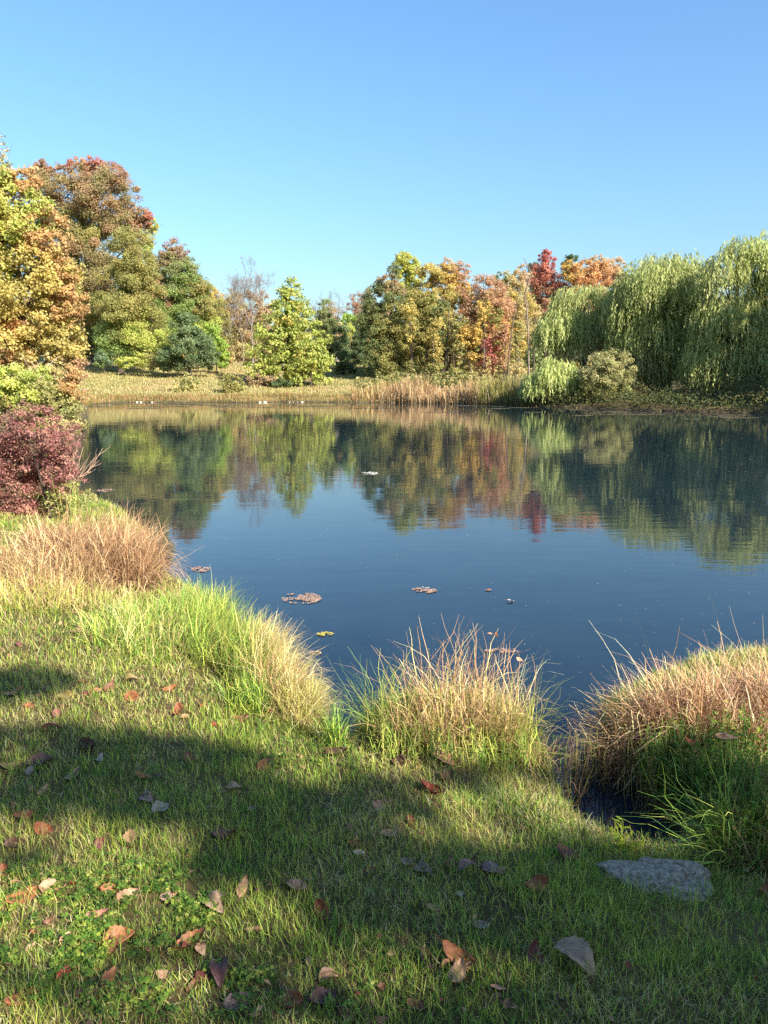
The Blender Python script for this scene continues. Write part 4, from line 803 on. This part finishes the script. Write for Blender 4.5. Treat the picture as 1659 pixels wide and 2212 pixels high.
LEAVES = [
 ('D',120,1600,120,25,'tan','big tan leaf at the left edge near the upper lawn shadow'), ('D',240,1700,80,0,'rust','flat rust sliver of leaf below the big tan one at the left edge'),
 ('D',440,1385,70,20,'dbrown','thin dark leaf standing at the upper edge of the left shadow'), ('D',470,1770,75,-60,'pink','pinkish tan folded leaf upright in the left lawn shade'),
 ('D',535,1618,125,5,'olive','long thin olive brown leaf lying in the left shadow'), ('D',735,1590,80,50,'plum','reddish brown leaf, left one of a row of three on the upper lawn'),
 ('D',820,1575,75,0,'orust','orange brown leaf, middle of the row of three on the upper lawn'), ('D',900,1560,100,65,'brown','brown upright leaf, right one of the row of three on the upper lawn'),
 ('D',690,1490,60,5,'rust','small rust leaf above the row of three leaves'), ('D',1100,1630,125,-10,'orust','glossy rust orange leaf on the bright part of the upper lawn'),
 ('D',1405,1560,110,15,'orust','curled rust tan leaf near the foot of the arching sedge'), ('D',1480,1750,140,-78,'rust','long twisted rust leaf standing in the bright lawn'),
 ('D',1520,1790,60,40,'tan','small tan leaf touching the long twisted rust one'), ('D',635,1090,110,-20,'peach','peach coloured curled leaf high on the sunny left bank'),
 ('D',175,1195,65,-10,'plum','small dark red brown leaf at the left in the sunny grass'), ('D',55,1110,60,10,'brown','brown leaf at the far left in the sunny grass'),
 ('D',830,1145,45,70,'pink','small pinkish leaf in the sunny grass below the tall blades'), ('D',930,1135,30,30,'red','tiny red leaf in the sunny left grass'),
 ('D',1240,1240,45,0,'orust','small orange leaf in the grass at the foot of the green sedge'), ('D',1080,1515,120,10,'olive','narrow dark curled leaf right of the row of three leaves'),
 ('D',510,1020,50,-70,'ptan','small pale leaf in the yellow grass on the left bank'), ('D',1530,1200,90,0,'ptan','crumpled pale leaf under the sedge at the bank'),
 ('A',1012,163,45,60,'red','reddish orange leaf caught in the sedge at the bank'), ('A',897,240,40,60,'orust','small orange leaf right of the long twisted one'),
 ('A',1062,300,60,10,'brown','dark brown leaf in the dead grass patch above the shade'), ('A',1187,275,60,15,'rust','rust leaf at the right of the dead grass patch'),
 ('A',943,335,35,0,'red','tiny dark red leaf at the edge of the dead grass patch'), ('A',230,345,85,0,'pink','flat pinkish leaf just inside the left shade'),
 ('C',60,95,100,25,'olive','greyish olive leaf at the left edge in the shade'), ('C',240,70,130,30,'dpur','large grey purple leaf curled in the left shade'),
 ('C',180,130,75,-60,'grey','grey leaf hanging below the large grey purple one'), ('C',437,145,100,60,'gtan','grey brown broad leaf upright in the left shade'),
 ('A',400,430,90,-30,'dbrown','almost black leaf beside a pale one in the shade'), ('C',590,48,70,70,'white','pale silvery leaf next to the almost black one'),
 ('C',865,160,90,-10,'orust','bright rust orange leaf in the middle of the left shade'), ('C',950,160,65,-10,'dbrown','dark sliver of leaf touching the bright rust orange one'),
 ('C',1140,55,85,-65,'brown','narrow brown leaf standing in the shaded lawn'), ('C',1590,90,100,45,'orust','folded rust leaf at the sunny edge above the broad shade'),
 ('C',1405,220,80,0,'gtan','flat grey tan leaf just below the sunny edge'), ('C',883,292,85,-25,'lav','jagged pale grey leaf, left one of a pale pair in the shade'),
 ('C',965,345,85,40,'white','rounded whitish leaf, right one of the pale pair in the shade'), ('C',265,238,70,55,'tan','narrow tan leaf standing at left below the grey ones'),
 ('C',160,390,110,15,'rust','rust coloured crumpled leaf at the left edge of the shade'), ('C',85,335,50,-50,'tan','small tan leaf at the far left by the sunny streak'),
 ('C',272,490,110,-5,'rust','long rust leaf above the clover'), ('C',100,572,120,0,'dbrown','dark brown leaf with a red end at the left above the clover'),
 ('C',605,570,80,60,'plum','reddish brown leaf standing left of a sunny grass patch'), ('C',785,530,85,-60,'tan','tan brown leaf at the left tip of the sunny grass patch'),
 ('C',1350,510,125,5,'dpur','dark purplish leaf lying alone in the broad shade'), ('C',1515,345,50,0,'grey','small pale leaf high in the broad shade'),
 ('C',28,730,80,-60,'rust','folded rust leaf cut by the left edge beside the clover'), ('C',330,838,140,0,'peach','wide peach leaf with brown edge lying on the clover'),
 ('C',138,880,140,35,'orust','golden brown curled leaf on the clover at the left'), ('C',100,798,55,0,'pink','dull pink leaf behind the golden brown curled one'),
 ('C',437,800,40,0,'red','tiny bright red leaf behind the wide peach one'), ('C',685,848,130,0,'orust','flat ochre leaf at the top of a dead grass patch'),
 ('C',765,890,110,45,'tan','broad dull tan leaf touching the ochre one'), ('C',1005,885,80,-30,'gtan','curled grey brown leaf in the dead grass patch'),
 ('C',1078,885,65,-30,'tan','small tan leaf at the right of the dead grass patch'), ('C',575,1005,140,20,'pink','large faded pinkish leaf below the clover'),
 ('C',300,1030,60,10,'brown','dark brown leaf at the bottom of the clover'), ('C',395,1130,75,60,'tan','slender tan leaf standing below the clover'),
 ('C',210,1087,50,0,'red','small dull red leaf near the slender tan one'), ('C',183,1180,60,60,'ptan','small pink tan leaf at lower left'),
 ('C',715,1120,160,12,'orust','large flat tan rust leaf with a pointed left end at lower left'), ('C',680,1190,100,-65,'brown','dark folded leaf hanging from the large flat one'),
 ('C',920,1185,75,15,'pink','cupped pink brown leaf right of the large flat one'), ('C',1150,1165,170,28,'orust','largest curled orange leaf with purple base at lower middle'),
 ('C',1210,1205,75,-50,'ptan','pale leaf tucked under the largest curled orange one'), ('C',1315,868,80,0,'gtan','grey tan leaf just above a pale rimmed one'),
 ('C',1283,945,125,-30,'gtan','pale rimmed drooping leaf in the middle of the shade'), ('C',1460,835,110,70,'tan','tall upright tan leaf in the middle of the shade'),
 ('A',1310,1050,90,-15,'lav','folded lavender grey leaf in the broad shade'), ('A',1425,1158,95,-50,'rust','rust red upright leaf in the broad shade'),
 ('C',1525,1090,90,-5,'tan','dull tan leaf at the edge between shade and lower light'), ('A',1630,970,60,10,'plum','dark rust leaf hidden in the broad shade'),
 ('A',1575,860,65,-40,'rust','rust leaf above a white one in the broad shade'), ('A',1582,893,50,0,'white','white leaf under a rust one in the broad shade'),
 ('C',405,1345,95,35,'red','dark red leaf at the lower left'), ('C',655,1375,110,60,'orust','bright orange rust leaf standing at the lower left'),
 ('C',990,1350,85,0,'ptan','pale brown leaf at bottom between the orange and dark ones'), ('C',1225,1360,90,30,'plum','rust red leaf left of the big dark purple one'),
 ('C',1320,1360,160,-70,'dpur','big dark purple leaf standing near the bottom'), ('C',1430,1520,150,10,'lav','broad grey purple leaf at the bottom edge'),
 ('C',1150,1420,70,60,'brown','brown leaf below the rust red one near the bottom'), ('C',120,1500,130,20,'rust','rust leaf at the bottom left corner'),
 ('C',480,1480,70,-60,'brown','brown wedge shaped leaf at the bottom left'),
 ('A',1280,1545,110,-10,'rust','wide rust brown leaf at the bottom edge'), ('A',1425,1540,110,12,'dpur','dark purple leaf beside the wide rust brown one at the bottom'),
 ('B',230,1008,75,10,'tan','tan brown leaf above the dark purple one at the bottom'), ('B',470,1040,45,0,'brown','small brown leaf in the lower sunny patch'), ('B',145,935,45,-60,'gtan','small grey brown leaf above the lower sunny patch'),
 ('B',310,1165,80,-30,'brown','dark rust leaf at the bottom edge left of the pink one'), ('B',465,1187,55,0,'pink','pinkish red leaf cut by the bottom edge'), ('B',620,1125,75,-20,'brown','brown cupped leaf close to the bottom edge'),
 ('B',684,178,92,-25,'red','shiny red leaf, the largest red one, right of the middle'), ('B',738,45,95,-30,'peach','peach brown leaf at the base of the middle grass clump'),
 ('B',750,120,60,30,'brown','dull brown leaf just above the shiny red one'), ('B',457,245,52,-40,'ptan','pale star shaped scrap of leaf left of the shiny red one'),
 ('B',505,365,75,20,'tan','pale tan leaf below the star shaped scrap'), ('B',597,315,55,-60,'rust','small rust leaf below the shiny red one'),
 ('B',580,490,52,-10,'grey','bluish grey leaf at the left of a pale pair in the dark'), ('B',650,523,72,-20,'grey','pale grey leaf at the right of the pair in the dark'),
 ('B',838,525,75,20,'lav','purplish tan leaf, left one of three in the dark shade'), ('B',882,492,62,80,'dpur','dark purple leaf, middle one of three in the dark shade'),
 ('B',955,528,85,-15,'lav','purplish grey leaf, right one of three in the dark shade'), ('B',765,497,60,60,'brown','dark rust leaf left of the purple three'),
 ('B',1285,458,90,-12,'plum','dark plum leaf with a flat edge above left of the rock'), ('B',1150,602,95,8,'rust','rust brown fallen leaf left of the flat rock'),
 ('B',810,630,36,30,'white','tiny white leaf scrap in the dark shade'), ('B',702,690,85,5,'ptan','flat pale tan leaf below the tiny white scrap'),
 ('B',905,766,75,0,'grey','thin grey leaf lying flat in the darkest shade'), ('B',670,925,80,-70,'dbrown','dark brown leaf left of the big crinkled one'),
 ('B',808,918,135,-22,'orust','big crinkled orange brown leaf at the edge of the lower light'), ('B',800,982,95,50,'tan','veined tan leaf overlapping the big crinkled one'),
 ('B',755,945,50,20,'orust','small orange leaf at the left of the big crinkled one'), ('B',978,1042,58,-5,'peach','small pale peach leaf in the lower light'),
 ('B',1315,950,150,-38,'gtan','largest grey veined leaf at lower right'), ('B',1255,892,36,10,'tan','small tan leaf at the tip of the largest grey veined one'),
 ('B',1136,905,95,70,'plum','dark reddish leaf left of the largest grey veined one'), ('B',1013,1118,44,50,'tan','narrow brown leaf close to the bottom right of the light'),
 ('Q',1040,515,60,-70,'brown','small brown leaf on the right end of the flat rock'), ('R',1320,1012,125,-5,'peach','large pale peach leaf caught on the weeds at the right'),
 ('R',1090,1042,60,-75,'rust','rust leaf caught on the weeds left of the peach one'), ('R',462,920,60,10,'pink','pink tan leaf at the left end of the bleached clump'),
 ('R',1012,1300,45,60,'orust','small orange leaf in the dark weeds of the gully'), ('R',1550,2000,80,30,'rust','rust leaf at the right edge beside the rock'),
 ('E',700,1085,90,20,'rust','rust leaf on top of the pile at the base of the middle clump'), ('E',735,1050,70,-40,'orust','orange leaf at the back of the pile by the middle clump'),
 ('E',655,1085,60,60,'plum','dark red leaf at the left of the pile by the middle clump'), ('E',745,1110,60,10,'brown','brown leaf at the right of the pile by the middle clump'),
 ('E',690,1170,90,-20,'dbrown','dark brown leaf in front of the pile by the middle clump'), ('E',335,1120,110,20,'dbrown','dark brown rotting leaf at the tip of the little inlet'),
 ('E',1170,207,32,0,'orust','tiny orange leaf floating alone on the open water'), ('E',1290,268,36,-8,'white','tiny white leaf floating right of the orange one'), ('E',825,197,34,4,'white','pale leaf lying on the narrow floating mat'),
 ('E',1182,452,34,10,'ptan','tiny cream leaf caught on top of the middle clump, left of two'), ('E',1210,455,30,80,'orust','tiny tan leaf caught on top of the middle clump, right of two'), ('E',1348,598,40,-30,'ptan','cream withered leaf caught on the right stalks of the middle clump'),
]
for i, (src, x, y, ln, ang, ck, lb) in enumerate(LEAVES):
    u, v, sc = conv(src, x, y); flo = 'floating' in lb or 'open water' in lb; hang = 'caught on' in lb and 'sedge' not in lb
    if flo: p = GZ(u, v, .008)
    elif hang: p = GY(u, v, GT(min(u, 1659), 1600 if src == 'E' else v+110)[1])
    else: p = GT(u, v)+np.array([0, 0, .008])
    dep = p[1]*cos(PITCH)+(CZ-p[2])*sin(PITCH); L = 1.14*ln*sc/F*dep
    al = radians(ang); fs = .62; ga_ = atan2(sin(al)/fs, cos(al)); L = L*min(1.35, math.hypot(cos(al), sin(al)/fs)) if abs(ang) < 50 else L*1.1
    rs = random.Random(i*17+3)
    if flo: pit = rol = 0.; curl, fold = .1, .05
    else: pit = rs.uniform(-.2, .2)-(.25 if abs(ang) >= 50 else 0)*(1 if sin(al) > 0 else -1); rol = rs.uniform(.0, .5); curl = rs.choice([.25, .6, 1.1, -.6, .9]); fold = rs.choice([.1, .35, .6, .8])
    a = Acc(); col = lin(*LC[ck]); col = col*rs.uniform(.75, 1.05)
    leaf_mesh(a, p, L, L*rs.uniform(.42, .74), ga_, pit, rol, curl, fold, col, i*.77, .06)
    tag(a.build('fallen_leaf', M_FALL, base=p, smooth=True), lb, 'leaf', 'fallen leaves scattered over the near bank' if not flo else 'single leaves floating on the pond')

# ---------------------------------------------------------------- shade tree behind the camera (out of frame): its crown throws the dappled shade on the lawn
SH = [  # lawn patch in shade (u, v, ru, rv), cover, distance along the sun direction
 (40,1475,110,34,2.2,13.5),(-100,1500,120,50,2.,13.5),(120,1625,270,62,1.9,12.5),(340,1655,220,62,2.,12.5),(160,1730,230,44,1.8,12.),(520,1735,230,46,2.,12.),(720,1745,200,38,1.7,12.),
 (560,1850,130,60,1.9,11.),(760,1860,220,70,2.2,11.),(1000,1890,260,60,2.4,11.),(1280,1900,220,66,2.4,11.),(1530,1960,200,90,2.4,11.),(1200,1990,280,56,2.2,10.5),(880,1960,160,50,1.8,10.5),
 (1450,2080,260,80,2.2,10.),(1200,2060,120,36,1.4,10.),(720,1985,100,30,1.0,10.5),(330,1760,100,30,.8,12.),(1150,1670,150,16,.8,12.5),(900,1690,160,18,1.0,12.5),(1000,1660,90,12,.5,12.5),
 (1290,1720,70,70,1.7,12.),(1400,1740,110,60,1.7,12.),(1560,1740,130,40,1.3,12.),(1600,1850,110,60,1.5,11.5),(1480,1690,100,24,.9,12.5),(1330,1640,60,24,.8,12.5),
 (520,2060,240,24,.4,10.),(140,2120,160,20,.35,10.),(600,2145,110,26,.9,9.6),(560,2200,200,20,.6,9.6),(930,2190,120,26,1.2,9.6),(1380,2180,240,40,1.3,9.6),(60,1850,60,20,.8,11.5),
 (1750,2000,120,160,2.2,10.5),(1350,2150,330,50,2.,10.),(1250,1960,240,50,2.,10.5),(1560,2060,180,80,2.,10.),(1400,2260,500,30,1.4,9.2)]
tb = np.array([9.2, -6.2, float(hgt(9.2, -6.2))])
t = thing('shade_tree', 'leafy tree behind the photographer that shades the near lawn', 'tree', tb); a = Acc(); cs = []
for (u, v, ru, rv, cov, tt) in SH:
    c = GT(u, min(v, 2330)); e = GT(u, min(v, 2330)+rv)-GT(u, min(v, 2330)-rv); ry = abs(e[1])/2; rx = ru/F*(c[1]+.9)
    area = pi*rx*ry*S3[2]; n = int((2.1 if u > 850 else 1.5)*cov*area/(.075*.075*.7*.5)*1.15)+20
    an = rng.random(n)*2*pi; rr = np.sqrt(rng.random(n))*1.06; x = c[0]+rx*rr*np.cos(an); y = c[1]+ry*rr*np.sin(an)
    P = np.stack([x, y, np.full(n, c[2])], 1)+S3*(tt+rng.normal(0, .45, n))[:, None]
    cards(a, P, rdir(n)*.8+S3*.9, .075*rng.uniform(.7, 1.3, n), .7, pick(PAL['green'], n)); cs.append(P.mean(0))
k = 0
while k < 24:
    c = tb+np.array([rng.normal(2.4, 3.), rng.normal(-3.4, 2.6), rng.uniform(3.2, 7.5)]); g_ = c-S3*(c[2]/S3[2])
    if g_[1] > -4.2 and g_[0] < 9: continue
    k += 1; fol_blob(a, c, np.array([1.3, 1.3, 1.]), PAL['green'], .16, 3.5); cs.append(c)
trunk_mesh(tb, tb+np.array([.3, -.6, 8.8]), .2, cs[::2], BARK['dark'], fork=.35).build('trunk', M_BARK, t); a.build('crown', M_LEAF, t)
for (bx, by, nb) in [(-3., -11., 44), (6., -14., 40), (15., -10., 36), (-10., -9., 26)]:  # unseen trees added to cut sky light and deepen the lawn's shade
    b = np.array([bx, by, float(hgt(bx, by))]); t = thing('shade_tree', 'unseen leafy tree added behind the camera to block sky light', 'tree', b, 'unseen trees added to block sky light'); a = Acc(); cs = []; k = 0; it = 0
    while k < nb and it < 4000:
        it += 1; c = b+np.array([rng.normal(0, 3.), rng.normal(0, 2.2), rng.uniform(2.5, 13.)]); g_ = c-S3*(c[2]/S3[2])
        if (-9 < g_[0] < 7 and -2.2 < g_[1] < 17) or c[1] > -5: continue
        k += 1; fol_blob(a, c, np.array([1.7, 1.7, 1.4]), PAL['green'], .22, 3.5); cs.append(c)
    trunk_mesh(b, b+np.array([.3, -.3, 11.]), .25, [c for c in cs[::2]], BARK['dark'], fork=.3).build('trunk', M_BARK, t); a.build('crown', M_LEAF, t)
print('\n'.join(f'{k[0]} {k[1]}' for k in TREE_STAT[:0]))

# ================================================================ LIGHT
w = bpy.data.worlds.new('World'); SC.world = w; w.use_nodes = True; nt = w.node_tree; nt.nodes.clear()
sky = nt.nodes.new('ShaderNodeTexSky'); sky.sky_type = 'NISHITA'; sky.sun_disc = False; sky.sun_elevation = SEL; sky.sun_rotation = atan2(TOSUN[0], TOSUN[1])
sky.air_density = 1.7; sky.dust_density = 1.2; sky.ozone_density = 10; sky.altitude = 0
bg = nt.nodes.new('ShaderNodeBackground'); bg.inputs['Strength'].default_value = .09
wo = nt.nodes.new('ShaderNodeOutputWorld'); nt.links.new(sky.outputs[0], bg.inputs[0]); nt.links.new(bg.outputs[0], wo.inputs[0])
sl = bpy.data.lights.new('sun', 'SUN'); sl.energy = 5.0; sl.angle = radians(.53); sl.color = (1, .93, .82)
so = bpy.data.objects.new('sun', sl); COL.objects.link(so)
from mathutils import Vector
so.rotation_euler = Vector(S3).to_track_quat('Z', 'Y').to_euler()
so.location = (30, -24, 30)
vs = SC.view_settings; vs.view_transform = 'Standard'; vs.look = 'None'; vs.exposure = 1.43; vs.gamma = 1; vs.use_curve_mapping = False
SC.cycles.max_bounces = 8; SC.cycles.diffuse_bounces = 5; SC.cycles.glossy_bounces = 3; SC.cycles.transmission_bounces = 3; SC.cycles.transparent_max_bounces = 4
SC.cycles.use_denoising = False
SC.cycles.caustics_reflective = False; SC.cycles.caustics_refractive = False
